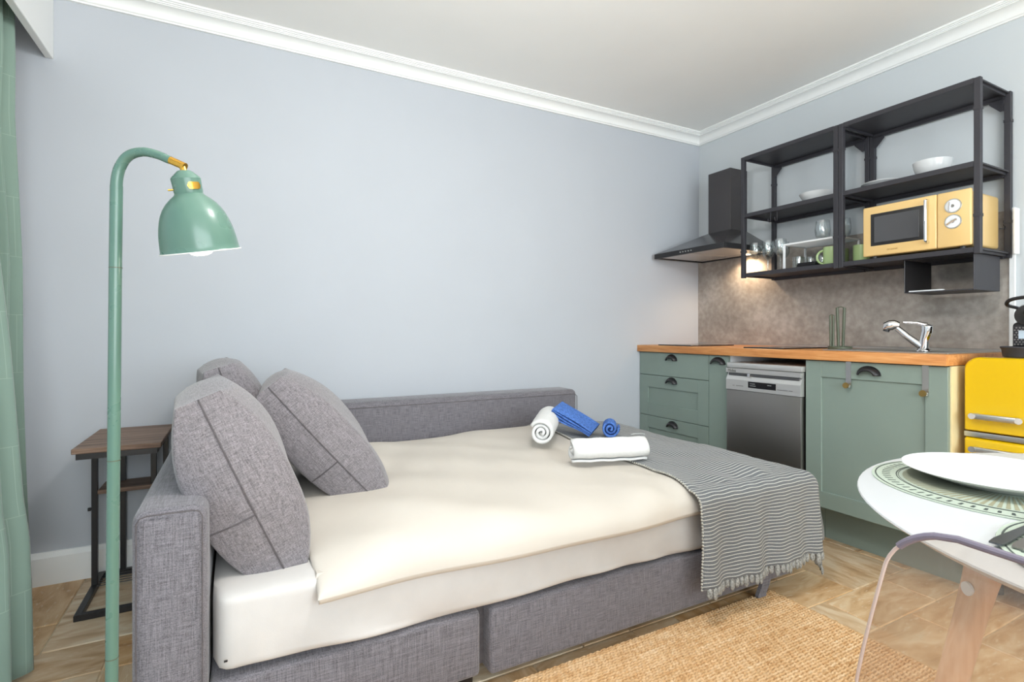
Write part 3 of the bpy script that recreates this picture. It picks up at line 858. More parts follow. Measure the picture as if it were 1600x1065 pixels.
# ------------------------------------------------------------------ kitchen
CF = -.555; TH = .019
def shaker_front(mb, y0, y1, z0, z1, rail=.075, rec=.008, x=CF):
    """door or drawer front in the plane x, rails and a sunken panel, one mesh"""
    mb.box(x, x+TH, y0, y0+rail, z0, z1, .0012, 1); mb.box(x, x+TH, y1-rail, y1, z0, z1, .0012, 1)
    mb.box(x, x+TH, y0+rail, y1-rail, z0, z0+rail, .0012, 1); mb.box(x, x+TH, y0+rail, y1-rail, z1-rail, z1, .0012, 1)
    mb.box(x+rec, x+TH-.001, y0+rail-.003, y1-rail+.003, z0+rail-.003, z1-rail+.003)
    return mb
def cup_handle(parent, yc, zc, wid=.088, x=CF, name='handle', h=.036):
    """black half-round cup pull"""
    mb = MB(); n, m2 = 18, 8; r = wid/2; dep = .024; V = []; F = []
    for i in range(n+1):
        a = pi*i/n
        for j in range(m2+1):
            e = j/m2*pi/2
            V.append((x-dep*sin(e), yc+r*cos(a)*(.62+.38*cos(e)), zc-h/2+h*sin(a)*(.5+.5*cos(e))))
    for i in range(n):
        for j in range(m2): q = i*(m2+1)+j; F.append((q, q+1, q+m2+2, q+m2+1))
    mb.add(V, F)
    mb.tube([(x-.001, yc+r*cos(pi*i/n)*1.03, zc-h/2+h*1.05*sin(pi*i/n)) for i in range(n+1)], .0026, 6)
    o = obj(name, mb, MAT['black_sat'], parent, smooth=60)
    s = o.modifiers.new('t', 'SOLIDIFY'); s.thickness = .002
    return o
PX = -.40
# drawer unit
dc = thing('drawer_cabinet', (-.28, -.29, 0), 'sage green drawer unit in the corner by the wall', 'cabinet')
obj('body', MB().box(CF+.022, -.02, -.578, -.003, .191, .868), MAT['green'], dc)
obj('plinth', MB().box(PX, PX+.016, -.578, -.003, 0, .19), MAT['green'], dc)
b = MB().box(CF, CF+TH, -.578, -.004, .7215, .866, .0012, 1); d1 = obj('drawer', b, MAT['green'], dc); cup_handle(d1, -.292, .838)
d2 = obj('drawer', shaker_front(MB(), -.578, -.004, .458, .7185, .078), MAT['green'], dc); cup_handle(d2, -.292, .695)
d3 = obj('drawer', shaker_front(MB(), -.578, -.004, .192, .455, .078), MAT['green'], dc); cup_handle(d3, -.30, .425)
# narrow pull-out
pc = thing('pull_out_cabinet', (-.28, -.645, 0), 'slim sage green pull-out cabinet beside the dishwasher', 'cabinet')
obj('body', MB().box(CF+.022, -.02, -.706, -.582, .191, .868), MAT['green'], pc)
obj('side_panel', MB().box(CF+.024, -.02, -.713, -.7065, .191, .868), MAT['white_plastic'], pc)
obj('plinth', MB().box(PX, PX+.016, -.708, -.580, 0, .19), MAT['green'], pc)
dd = obj('door', MB().box(CF, CF+TH, -.706, -.5815, .192, .866, .0012, 1), MAT['green'], pc); cup_handle(dd, -.645, .836, .098)
# dishwasher
DXF = -.58; y0, y1 = -1.148, -.722
dw = thing('dishwasher', (-.3, -.935, 0), 'slim steel dishwasher with silver control panel under the worktop', 'dishwasher')
obj('body', MB().box(PX+.02, -.03, y0+.006, y1-.006, .031, .80).box(-.555, PX+.02, y0+.006, y1-.006, .19, .80), MAT['green_in'], dw)
obj('kick_panel', MB().box(PX, PX+.016, y0-.004, y1+.012, 0, .19), MAT['green'], dw)
for (x, y) in ((-.36, y0+.05), (-.36, y1-.05), (-.08, y0+.05), (-.08, y1-.05)): obj('foot', MB().cyl((x, y, 0), (x, y, .031), .015), MAT['black_sat'], dw)
obj('top', MB().box(DXF+.004, -.03, y0, y1, .8075, .835, .003, 2), MAT['panel'], dw)
dr = obj('door', MB().box(DXF, -.553, y0+.001, y1-.001, .10, .690, .003, 2), MAT['steel_d'], dw)
# control panel with its grip hollow under a top lip
yc = (y0+y1)/2
pan = [(DXF-.004, .6915), (DXF-.004, .745), (DXF+.010, .772), (DXF+.012, .780), (DXF-.004, .782), (DXF-.005, .805), (-.555, .805), (-.555, .6915)]
cp = obj('control_panel', MB().prism(pan, 'y', y0+.001, y1-.001), MAT['panel'], dw, smooth=20)
obj('grip_shade_strip', MB().box(DXF+.003, DXF+.011, y0+.012, y1-.012, .7655, .781, .003, 2), MAT['darkglass'], cp)  # dark strip stands in for the shade inside the grip hollow
obj('door_latch', MB().box(DXF-.006, DXF+.006, -.872, -.856, .764, .781, .002, 1), MAT['chrome'], cp)
obj('display', MB().box(DXF-.0052, DXF-.003, -1.02, -.862, .709, .741, .0006, 1), MAT['hobglass'], cp)
side = Matrix.Rotation(-pi/2, 4, 'Z') @ Matrix.Rotation(pi/2, 4, 'X')      # lettering facing -x
def facing(x, y, z): return Matrix.Translation((x, y, z)) @ side
text('lettering', 'Midea', .021, MAT['letter'], cp, facing(DXF-.0052, -.762, .7925))
for (yy, wd) in ((-.772, .012), (-.81, .045), (-1.055, .055), (-1.098, .02)):
    obj('button', MB().box(DXF-.0050, DXF-.0035, yy-wd/2, yy+wd/2, .7125, .7155), MAT['steel_d'], cp)
for k, (yy, wd) in enumerate(((-.888, .03), (-.89, .034), (-.985, .022))):
    obj('display_line', MB().box(DXF-.0056, DXF-.0050, yy-wd/2, yy+wd/2, .729-.010*(k % 2), .7315-.010*(k % 2)), MAT['letter_w'], cp)
# sink cabinet
sy0, sy1 = -1.712, -1.154
sc = thing('sink_cabinet', (-.28, -1.43, 0), 'sage green sink cabinet with one tall door and two steel hooks on it', 'cabinet')
obj('body', MB().box(CF+.022, -.02, sy0+.002, sy1, .191, .868), MAT['green_in'], sc)
obj('end_panel', MB().box(CF+.0195, -.02, sy0-.004, sy0+.002, .17, .868), MAT['cream'], sc)
obj('plinth', MB().box(PX, PX+.016, sy0+.002, sy1, 0, .19), MAT['green'], sc)
dd = obj('door', shaker_front(MB(), sy0, sy1, .192, .866, .074), MAT['green'], sc); cup_handle(dd, -1.432, .832, .092)
obj('handle_slot', MB().box(CF+.02, CF+.021, -1.5, -1.36, .80, .86), MAT['green'], sc)
for k, (yy, wd, zb, lab) in enumerate(((-1.35, .022, .755, 'brushed steel over-door hook left of the black handle'), (-1.64, .022, .750, 'brushed steel over-door hook at the right edge of the green door'))):
    h = thing('door_hook', (CF, yy, zb), lab, 'hook', 'steel over-door hooks')
    obj('strap', MB().box(CF-.0025, CF-.0008, yy-wd/2, yy+wd/2, zb+.012, .8665).box(CF-.0025, CF+.021, yy-wd/2, yy+wd/2, .8665, .868).box(CF-.016, CF-.0008, yy-wd/2, yy+wd/2, zb, zb+.012, .002, 1), MAT['steel'], h)
    obj('knob', MB().cyl((CF-.014, yy, zb+.008), (CF-.024, yy, zb+.010), .011, .013, 16), MAT['gold'], h)
# worktop
wt = obj('worktop', MB().box(-.576, -.001, -1.716, -.001, .870, .912, .0025, 2), MAT['work'], origin=(-.28, -.85, .87), label='oiled wood worktop running over the green kitchen cabinets', cat='worktop')
obj('back_seal', MB().box(-.012, -.001, -1.716, -.001, .9125, .922), MAT['steel'], wt)
# concrete-look splashback
sb = obj('splashback', MB().box(-.008, -.0005, -1.705, -.001, .923, 1.52), MAT['concrete'], origin=(0, -.85, .93), label='concrete-look grey splashback panel behind the worktop', cat='splashback')
obj('end_trim', MB().box(-.014, -.0005, -1.727, -1.7065, .923, 1.53, .002, 1), MAT['white_plastic'], sb)
obj('cable_cover', MB().box(-.055, -.02, -1.745, -1.733, 1.325, 1.52, .003, 1), MAT['white_plastic'], label='short white plastic cable cover at the right end of the shelves', cat='cable cover')
# hobs
def hob(y0, y1, label):
    h = thing('hob', (-.3, (y0+y1)/2, .912), label, 'hob', 'black glass hobs')
    obj('glass', MB().box(-.53, -.16, y0, y1, .9122, .9185, .001, 1), MAT['hobglass'], h)
    for x in (-.44, -.25): obj('ring_mark', MB().lathe([(.065, .9186), (.067, .9188), (.069, .9186)], 40, Matrix.Translation((x, (y0+y1)/2, 0))), MAT['letter'], h)
hob(-.43, -.15, 'black glass hob in the corner beneath the extractor hood')
hob(-1.02, -.79, 'black glass hob above the dishwasher')
# sink
sk = thing('sink', (-.29, -1.44, .912), 'stainless steel inset sink with drainer in the worktop', 'sink')
b = MB(); b.box(-.50, -.06, -1.69, -1.62, .9122, .9165, .001, 1); b.box(-.50, -.06, -1.40, -1.20, .9122, .9165, .001, 1)
b.box(-.50, -.46, -1.62, -1.40, .9122, .9165); b.box(-.14, -.06, -1.62, -1.40, .9122, .9165); obj('rim', b, MAT['steel'], sk)
b = MB(); b.box(-.46, -.14, -1.62, -1.40, .9126, .9135); obj('basin', b, MAT['steel_d'], sk)
for i in range(5): obj('drainer_rib', MB().box(-.44, -.12, -1.245-.03*i, -1.237-.03*i, .9165, .9185, .0008, 1), MAT['steel'], sk)
# tap
tp = thing('kitchen_tap', (-.33, -1.55, .917), 'chrome mixer tap with pull-out spray head by the sink', 'tap')
tb = Vector((-.345, -1.540, .9165))
obj('base', MB().lathe([(0, 0), (.027, 0), (.027, .005), (.02, .012), (.0, .012)], 28, Matrix.Translation(tb)), MAT['chrome'], tp)
top = tb+Vector((0, -.012, .105))
obj('body', MB().tube([tb+Vector((0, 0, .008)), tb+Vector((0, -.003, .05)), top-Vector((0, 0, .02)), top], [.017, .018, .0215, .022], 24).sphere(top, .022, 20, (1, 1, .45)), MAT['chrome'], tp)
h0 = tb+Vector((-.035, .108, .112))
obj('spout', MB().tube([tb+Vector((-.004, .008, .022)), tb+Vector((-.018, .052, .062)), h0-Vector((-.008, .02, .012))], [.015, .0135, .012], 20), MAT['chrome'], tp)
hd = obj('spray_head', MB().tube([h0+Vector((.01, -.028, -.0)), h0+Vector((.004, -.012, .004)), h0, h0+Vector((-.006, .014, -.006)), h0+Vector((-.008, .019, -.018))], [.013, .02, .0235, .021, .012], 22), MAT['chrome'], tp)
obj('nozzle', MB().cyl(h0+Vector((-.006, .012, -.012)), h0+Vector((-.009, .016, -.028)), .013, .012, 18), MAT['black_sat'], hd)
obj('lever', MB().tube([top+Vector((0, 0, .004)), top+Vector((-.012, .03, .016)), top+Vector((-.03, .075, .020))], [.012, .007, .004], 14), MAT['chrome'], tp)
# paper-towel / ring holder
ph_ = thing('roll_holder', (-.30, -1.165, .912), 'moss green upright kitchen roll holder on the worktop', 'roll holder')
hc = Vector((-.30, -1.165, .9128))
obj('base', MB().lathe([(0, 0), (.052, 0), (.053, .004), (.053, .012), (.05, .015), (0, .015)], 40, Matrix.Translation(hc)), MAT['holder'], ph_)
def upright(dx, dy, h, w0, w1, r):
    d = RX
    a0 = hc+d*(dx-w0/2)+Vector((0, 0, .012)); a1 = hc+d*(dx-w1/2)+Vector((0, 0, h)); b1 = hc+d*(dx+w1/2)+Vector((0, 0, h)); b0 = hc+d*(dx+w0/2)+Vector((0, 0, .012))
    obj('upright', MB().tube([a0, a1], r, 12), MAT['holder'], ph_); obj('upright', MB().tube([b0, b1], r, 12), MAT['holder'], ph_)
    obj('cross_wire', MB().tube([a1, (a1+b1)/2+Vector((0, 0, .004)), b1], .0022, 8), MAT['holder'], ph_)
upright(-.040, 0, .168, .012, .016, .0055)
upright(.004, 0, .206, .022, .036, .0068)

# extractor hood
hd = thing('extractor_hood', (-.2, -.318, 1.485), 'black pyramid extractor hood with tall chimney in the corner', 'extractor hood')
hy0, hy1, hx, hz0, hz1, hz2 = -.600, -.035, -.455, 1.487, 1.518, 1.652
cy0, cy1, cxx = -.402, -.226, -.16
V = [(hx, hy1, hz1), (hx, hy0, hz1), (-.009, hy0, hz1), (-.009, hy1, hz1), (cxx, cy1, hz2), (cxx, cy0, hz2), (-.009, cy0, hz2), (-.009, cy1, hz2)]
obj('canopy', MB().add(V, [(0, 1, 5, 4), (1, 2, 6, 5), (3, 0, 4, 7), (4, 5, 6, 7), (0, 3, 2, 1), (2, 3, 7, 6)]), MAT['hood'], hd, smooth=10)
b = MB(); b.box(hx, hx+.016, hy0, hy1, hz0, hz1, .001, 1); b.box(hx+.016, -.009, hy0, hy0+.016, hz0, hz1, .001, 1); b.box(hx+.016, -.009, hy1-.016, hy1, hz0, hz1, .001, 1); b.box(-.025, -.009, hy0+.016, hy1-.016, hz0, hz1, .001, 1)
rm = obj('rim', b, MAT['black_sat'], hd)
for i in range(5): obj('push_button', MB().cyl((hx-.004, -.268-.022*i, 1.5025), (hx+.001, -.268-.022*i, 1.5025), .0042, n=12), MAT['steel'], rm)
obj('chimney', MB().box(cxx, -.002, cy0, cy1, hz2-.002, 2.045, .0015, 1), MAT['hood'], hd)
for (a0, a1) in ((-.31, -.06), (-.575, -.325)): obj('filter', MB().box(-.43, -.10, a0, a1, hz0+.006, hz0+.012, .002, 1), MAT['panel'], hd)
obj('lamp_strip', MB().box(-.09, -.03, -.575, -.06, hz0+.006, hz0+.012), MAT['panel'], hd)
for yy in (-.44,):
    obj('hood_lamp', MB().cyl((-.06, yy, hz0+.004), (-.06, yy, hz0+.010), .028), plain('hood_lamp_glow', 'FFFFFF', .4, emit=('FFD9A8', 14)), hd)
    pl = D.lights.new('hood_lamp_light', 'SPOT'); pl.energy = 9; pl.color = (1, .74, .47); pl.spot_size = radians(150); pl.spot_blend = .6; pl.shadow_soft_size = .02
    o = D.objects.new('hood_lamp_light', pl); COL.objects.link(o); o.location = (-.06, yy, hz0-.002)

# wall shelf units (black metal frames)
SZ = [1.325, 1.672, 2.008]     # shelf undersides
def shelf_unit(name, ya, yb, label):
    u = thing(name, (-.15, (ya+yb)/2, 1.315), label, 'shelf', 'black metal wall shelf units')
    p = .011
    for x in (-.306, -.030):
        for y in (ya-p, yb+p):
            po = obj('post', MB().box(x-p+.011, x+p+.011, y-p, y+p, 1.315, 2.024, .0012, 1), MAT['black'], u)
    for k, z in enumerate(SZ):
        s = obj('shelf', MB().box(-.288, -.034, yb+.004, ya-.004, z+.006, z+.012), MAT['black'], u)
        obj('front_rail', MB().box(-.304, -.288, yb+.022, ya-.022, z-.004, z+.018, .001, 1), MAT['black'], s)
        obj('back_rail', MB().box(-.034, -.016, yb+.022, ya-.022, z-.012, z+.012, .001, 1), MAT['black'], s)
        for y in (ya-.018, yb+.018): obj('side_rail', MB().box(-.288, -.036, y-.004, y+.004, z-.004, z+.018), MAT['black'], s)
    for y, sg in ((ya-.022, -1), (yb+.022, 1)):
        obj('bracket', MB().prism([(y, 2.0), (y+sg*.048, 2.0), (y+sg*.048, 1.985), (y+sg*.012, 1.945), (y, 1.945)], 'x', -.034, -.030), MAT['black'], u)
    for z in (1.47, 1.90):
        for x in (-.295, -.019):
            for y in (ya-p, yb+p): obj('collar', MB().box(x-.0125, x+.0125, y-.0125, y+.0125, z-.006, z+.006), MAT['black'], u)
    return u
shelf_unit('wall_shelf', -.596, -1.157, 'black metal open shelf unit holding glasses and mugs, next to the hood')
shelf_unit('wall_shelf', -1.1595, -1.718, 'black metal open shelf unit holding the yellow microwave')
SH = lambda k: SZ[k]+.0125
for i, yy in enumerate((-.775, -.815)):
    z = SZ[1]+.004
    pts = [(-.285, yy, z), (-.285, yy, z-.05)]+[(-.285-.011+.011*cos(t), yy, z-.05-.011*sin(t)) for t in [pi*k/8 for k in range(1, 11)]]
    obj('utensil_hook', MB().tube(pts, .002, 8), MAT['black'], origin=(-.285, yy, z), label=['thin black hook under the middle shelf, nearer the hood', 'thin black hook under the middle shelf, farther from the hood'][i], cat='hook', group='black shelf hooks')

# microwave
mw = thing('microwave', (-.18, -1.487, SH(0)), 'butter yellow retro microwave with dark window and chrome handle', 'microwave')
mx, my0, my1, mz0, mz1 = -.318, -1.694, -1.281, 1.352, 1.582
obj('body', MB().box(mx+.012, -.045, my0+.008, my1-.008, mz0, mz1-.004, .012, 3), MAT['butter'], mw)
fr = obj('door', MB().box(mx, mx+.016, -1.575, my1, mz0, mz1, .006, 3), MAT['butter'], mw)
obj('window', MB().box(mx-.002, mx+.004, -1.528, -1.316, mz0+.046, mz1-.036, .0018, 2), MAT['black_sat'], fr)
obj('window_glass', MB().box(mx-.0032, mx-.0015, -1.512, -1.332, mz0+.060, mz1-.050, .0006, 1), MAT['darkglass'], fr)
hp = [(mx, -1.545, mz1-.02), (mx-.018, -1.545, mz1-.024), (mx-.024, -1.545, mz1-.036), (mx-.024, -1.545, mz0+.05), (mx-.018, -1.545, mz0+.036), (mx, -1.545, mz0+.030)]
obj('handle', MB().tube(smooth_path([Vector(q) for q in hp], 3), .0062, 14), MAT['chrome'], fr)
cpn = obj('control_panel', MB().box(mx, mx+.016, my0, -1.5765, mz0, mz1, .006, 3), MAT['butter'], mw)
for k, (zz, an) in enumerate(((1.520, 1.5), (1.455, .5))):
    c = Vector((mx, -1.633, zz))
    kn = obj('dial', MB().cyl(c+Vector((.002, 0, 0)), c+Vector((-.003, 0, 0)), .031, .029, 32), MAT['steel'], cpn)
    obj('dial_face', MB().cyl(c+Vector((-.003, 0, 0)), c+Vector((-.0045, 0, 0)), .025, n=32), MAT['white_plastic'], kn)
    dv_ = Vector((0, -cos(an)*.02, sin(an)*.02)); dv_2 = Vector((0, .008 if k == 0 else .0, 0))
    obj('pointer', MB().tube([c+dv_2-dv_*1.1+Vector((-.009, 0, 0)), c+dv_2+dv_*.9+Vector((-.009, 0, 0))], .004, 10), MAT['chrome'], kn)
    obj('hub', MB().cyl(c+Vector((-.004, 0, 0)), c+Vector((-.008, 0, 0)), .006, n=12), MAT['steel_d'], kn)
text('lettering', 'OCEANIC', .0105, MAT['letter_tan'], fr, facing(mx-.0006, -1.408, mz0+.022))
for y in (-1.32, -1.655):
    for x in (-.29, -.08): obj('foot', MB().cyl((x, y, SH(0)), (x, y, mz0+.001), .011, n=14), MAT['black_sat'], mw)
obj('cord', MB().tube([(-.05, -1.688, 1.44), (-.04, -1.70, 1.44), (-.03, -1.699, 1.45), (-.012, -1.69, 1.46)], .003, 8), MAT['black_sat'], mw)

# black metal tray hung under the right-hand shelf
ty0, ty1 = -1.690, -1.438
tr = thing('hanging_tray', (-.16, -1.565, 1.17), 'black sheet metal tray hung beneath the microwave shelf', 'tray')
obj('side', MB().box(-.285, -.05, ty1-.003, ty1, 1.172, 1.321, .001, 1), MAT['black_sat'], tr)
obj('side', MB().box(-.285, -.05, ty0, ty0+.003, 1.172, 1.321, .001, 1), MAT['black'], tr)
obj('bottom', MB().box(-.285, -.05, ty0+.003, ty1-.003, 1.172, 1.176), MAT['black'], tr)
obj('front_wire', MB().tube([(-.287, ty1+.001, 1.320), (-.287, ty1-.02, 1.3195), (-.287, ty0, 1.318)], .0022, 8), MAT['black_sat'], tr)
obj('pen', MB().cyl((-.268, -1.45, 1.1795), (-.272, -1.575, 1.1795), .0034, .0034, 12).cyl((-.272, -1.575, 1.1795), (-.2722, -1.585, 1.1795), .0034, .001, 12), MAT['white_plastic'], origin=(-.27, -1.51, 1.176), label='slim white pen lying at the front of the hanging black tray', cat='pen')

# crockery on the shelves
def bowl_prof(r, h, t=.004): return [(0, .002), (r*.45, .0), (r*.5, .002), (r*.52, .006), (r*.8, h*.35), (r*.95, h*.7), (r, h), (r-t, h), (r*.93-t, h*.7), (r*.76-t, h*.37), (r*.48, .010), (0, .009)]
for nm, prof_, x, y, lab, cat in (
    ('bowl', bowl_prof(.072, .082), -.16, -1.492, 'white porcelain bowl on the middle shelf above the microwave', 'bowl'),
    ('serving_dish', [(0, 0), (.05, 0), (.052, .004), (.072, .024), (.088, .054), (.085, .0545), (.068, .027), (.045, .008), (0, .007)], -.19, -.985, 'shallow white dish on the middle shelf next to the hood', 'dish'),
    ('saucer', [(0, 0), (.035, 0), (.037, .004), (.06, .014), (.085, .028), (.084, .030), (.055, .017), (0, .007)], -.19, -1.30, 'flat white saucer on the middle shelf beside the central posts', 'saucer')):
    obj(nm, MB().lathe(prof_, 40, Matrix.Translation((x, y, SH(1)))), MAT['porcelain'], origin=(x, y, SH(1)), label=lab, cat=cat)
wg = [(0, 0), (.033, 0), (.033, .0015), (.008, .005), (.0042, .012), (.0036, .07), (.006, .082), (.020, .096), (.032, .118), (.034, .145), (.030, .182), (.0288, .182), (.032, .145), (.030, .119), (.018, .098), (0, .087)]
gl = [(-.235, -.640, 'wine glass at the outer left end of the lower shelf'), (-.16, -.668, 'wine glass second from the hood, set further back'), (-.235, -.722, 'wine glass in the middle of the front stemware group'), (-.125, -.742, 'wine glass near the wall behind the other stemware'), (-.235, -.800, 'wine glass standing against the white rack')]
for x, y, lab in gl:
    obj('wine_glass', MB().lathe(wg, 24, Matrix.Translation((x, y, SH(0)))), MAT['clear'], origin=(x, y, SH(0)), label=lab, cat='wine glass', group='wine glasses on the lower shelf')
rk = thing('shelf_riser', (-.15, -.99, SH(0)), 'white wire shelf riser standing over the mugs', 'shelf riser')
rz = SH(0)+.146
b = MB()
for x in (-.262, -.075): b.box(x-.004, x+.004, -1.135, -.838, rz-.010, rz, .001, 1)
for y in (-.842, -1.131): b.box(-.262, -.075, y-.004, y+.004, rz-.010, rz, .001, 1)
obj('frame', b, MAT['white_plastic'], rk)
for x in (-.262, -.075):
    for y in (-.842, -1.131): obj('leg', MB().box(x-.005, x+.005, y-.005, y+.005, SH(0), rz-.009, .001, 1), MAT['white_plastic'], rk)
b = MB()
for i in range(30): yy = -.848-.0094*i; b.box(-.258, -.079, yy-.0012, yy+.0012, rz-.005, rz-.003)
for i in range(18): xx = -.254+.010*i; b.box(xx-.0012, xx+.0012, -1.127, -.846, rz-.007, rz-.005)
obj('wire_mesh', b, MAT['white_plastic'], rk, kind='stuff')
tg = [(0, 0), (.026, 0), (.030, .005), (.034, .075), (.0325, .075), (.028, .008), (0, .006)]
for x, y, lab in ((-.12, -.90, 'clear tumbler under the riser behind the black coasters, left'), (-.12, -.965, 'clear tumbler under the riser behind the black coasters, right'), (-.185, -.872, 'clear tumbler under the riser by its front left leg')):
    obj('tumbler', MB().lathe(tg, 24, Matrix.Translation((x, y, SH(0)))), MAT['clear'], origin=(x, y, SH(0)), label=lab, cat='tumbler', group='tumblers under the riser')
sg = [(0, 0), (.022, 0), (.034, .02), (.038, .05), (.032, .10), (.0308, .10), (.0365, .05), (.032, .022), (0, .004)]
for x, y, lab in ((-.21, -1.025, 'clear stemless glass on top of the white riser, left of the posts'), (-.17, -1.105, 'clear stemless glass on top of the white riser at its right end')):
    obj('stemless_glass', MB().lathe(sg, 24, Matrix.Translation((x, y, rz))), MAT['clear'], origin=(x, y, rz), label=lab, cat='glass', group='stemless glasses on the riser')
for i in range(5):
    z = SH(0)+.0062*i
    obj('coaster', MB().box(-.285+.002*i, -.195, -1.022-.001*i, -.925+.002*(i % 2), z, z+.005, .0015, 1), MAT['black_sat'], origin=(-.24, -.97, z), label='square black coaster in front of the tumblers, '+['bottom', 'second from the bottom', 'middle', 'second from the top', 'top'][i]+' of its stack', cat='coaster', group='stacked black coasters')
def mug(x, y, lab, ang, r=.038, h=.098):
    m_ = thing('mug', (x, y, SH(0)), lab, 'mug', 'green mugs on the lower shelf')
    mt_ = Matrix.Translation((x, y, SH(0)))
    obj('cup', MB().lathe([(0, .003), (r*.8, 0), (r*.93, .004), (r, .02), (r, h), (r-.0035, h), (r-.004, .012), (0, .009)], 36, mt_), MAT['mug'], m_)
    pts = []
    for k in range(13):
        t = -pi/2+pi*k/12; rr = r-.003+.030*cos(t); pts.append(Vector((x+rr*cos(ang), y+rr*sin(ang), SH(0)+h*.5+.034*sin(t))))
    obj('handle', MB().tube(pts, .0055, 10), MAT['mug'], m_)
mug(-.225, -1.082, 'green mug with its handle to the left under the white riser', radians(118), .04)
mug(-.115, -1.06, 'green mug near the wall behind the front mug', radians(60))
mug(-.205, -1.215, 'green mug between the central posts and the microwave', radians(-30), .036, .09)

# fridge
fx = -.50; fy1, fy0 = -1.738, -2.29; fz = .905
fg = thing('fridge', (-.26, -2.01, 0), 'glossy yellow retro fridge with chrome handle beside the green cabinets', 'fridge')
obj('body', MB().box(fx+.05, -.03, fy0, fy1, .095, fz-.012, .03, 4), MAT['yellow'], fg)
def rdoor(z0, z1, rt_, rb_):
    # door slab with rounded corners, bulging front edge
    poly = []
    for (cy_, cz_, r, a0) in ((fy1, z1, rt_, 0), (fy0, z1, rt_, 1), (fy0, z0, rb_, 2), (fy1, z0, rb_, 3)):
        sy = -1 if a0 in (0, 3) else 1; sz = -1 if a0 in (0, 1) else 1
        for k in range(9):
            t = pi/2*k/8+pi/2*a0
            poly.append((cy_+sy*r+r*cos(t), cz_+sz*r+r*sin(t)))
    b = MB(); V = []; n = len(poly)
    cyy = sum(p[0] for p in poly)/n; czz = (z0+z1)/2
    for (x, s) in ((fx+.055, 1), (fx+.018, 1), (fx+.006, .993), (fx, .975)):
        for (py, pz) in poly: V.append((x, cyy+(py-cyy)*s, czz+(pz-czz)*(1-(1-s)*1.6)))
    F = [tuple(range(n)), tuple(range(3*n, 4*n))]
    for q in range(3):
        for i in range(n): F.append((q*n+i, q*n+(i+1) % n, (q+1)*n+(i+1) % n, (q+1)*n+i))
    return b.add(V, F)
du = obj('upper_door', rdoor(.628, fz, .045, .006), MAT['yellow'], fg, smooth=40)
dl = obj('lower_door', rdoor(.095, .603, .006, .045), MAT['yellow'], fg, smooth=40)
obj('chrome_strip', MB().box(fx+.006, fx+.05, fy0, fy1+.001, .605, .626, .004, 2), MAT['steel'], fg)
def fhandle(p, z, y0_, y1_):
    h = obj('handle', MB().box(fx-.034, fx-.020, y0_, y1_, z-.011, z+.011, .006, 3), MAT['steel'], p)
    for y in (y0_+.008, y1_-.008): obj('handle_mount', MB().cyl((fx+.002, y, z), (fx-.035, y, z), .013, .011, 18), MAT['chrome'], h)
fhandle(du, .688, -1.915, -1.768)
fhandle(dl, .565, -1.915, -1.768)
for y in (fy0+.05, fy1-.05):
    for x in (-.36, -.08): obj('foot', MB().cyl((x, y, 0), (x, y, .10), .02), MAT['black_sat'], fg)

# coffee machine on the fridge
cm = thing('coffee_machine', (-.30, -1.89, fz), 'small black capsule coffee machine on top of the yellow fridge', 'coffee machine')
zz = fz+.001; cyc = -1.885
obj('body', MB().box(-.36, -.12, cyc-.055, cyc+.055, zz+.004, zz+.13, .016, 4), MAT['black_sat'], cm)
def hull(u, v):
    t = 2*pi*v; x = -.37+.27*u; r = .058*(1-.25*abs(2*u-1)**4); return (x, cyc+r*cos(t), zz+.155+r*.9*sin(t))
mb = MB().grid(hull, 14, 32, cv=True); n = len(mb.v); mb.f += [tuple(range(32)), tuple(range(n-32, n))]
hdm = obj('brew_head', mb, MAT['hood'], cm)
obj('spout', MB().cyl((-.385, cyc-.01, zz+.10), (-.385, cyc-.01, zz+.17), .018, .024, 20), MAT['black_sat'], hdm)
obj('lever', MB().tube(smooth_path([Vector((-.20, cyc+.056, zz+.17)), Vector((-.27, cyc+.066, zz+.185)), Vector((-.355, cyc+.068, zz+.195)), Vector((-.385, cyc+.05, zz+.212)), Vector((-.395, cyc, zz+.220)), Vector((-.385, cyc-.05, zz+.212)), Vector((-.355, cyc-.066, zz+.195)), Vector((-.20, cyc-.056, zz+.17))], 4), .0065, 12), MAT['black_sat'], cm)
tray = MB().lathe([(0, 0), (.055, 0), (.06, .004), (.064, .03), (.068, .036), (.066, .04), (.056, .036), (0, .034)], 40, Matrix.Translation((-.41, cyc, fz+.001)))
obj('drip_tray', tray, MAT['black'], cm)
gr = obj('grille', MB().box(-.365, -.355, cyc-.048, cyc+.048, zz+.042, zz+.115, .003, 2), MAT['black'], cm)
for i in range(10):
    for j in range(8):
        y = cyc+.043-i*.0095-(.0047 if j % 2 else 0); z = zz+.047+j*.0088
        if abs(y-cyc) < .046: obj('vent_dot', MB().cyl((-.3652, y, z), (-.3662, y, z), .0032, n=6), MAT['steel_d'], gr)
obj('paper_label', MB().box(-.3675, -.3664, cyc-.03, cyc+.032, zz+.068, zz+.099), MAT['paper'], gr)

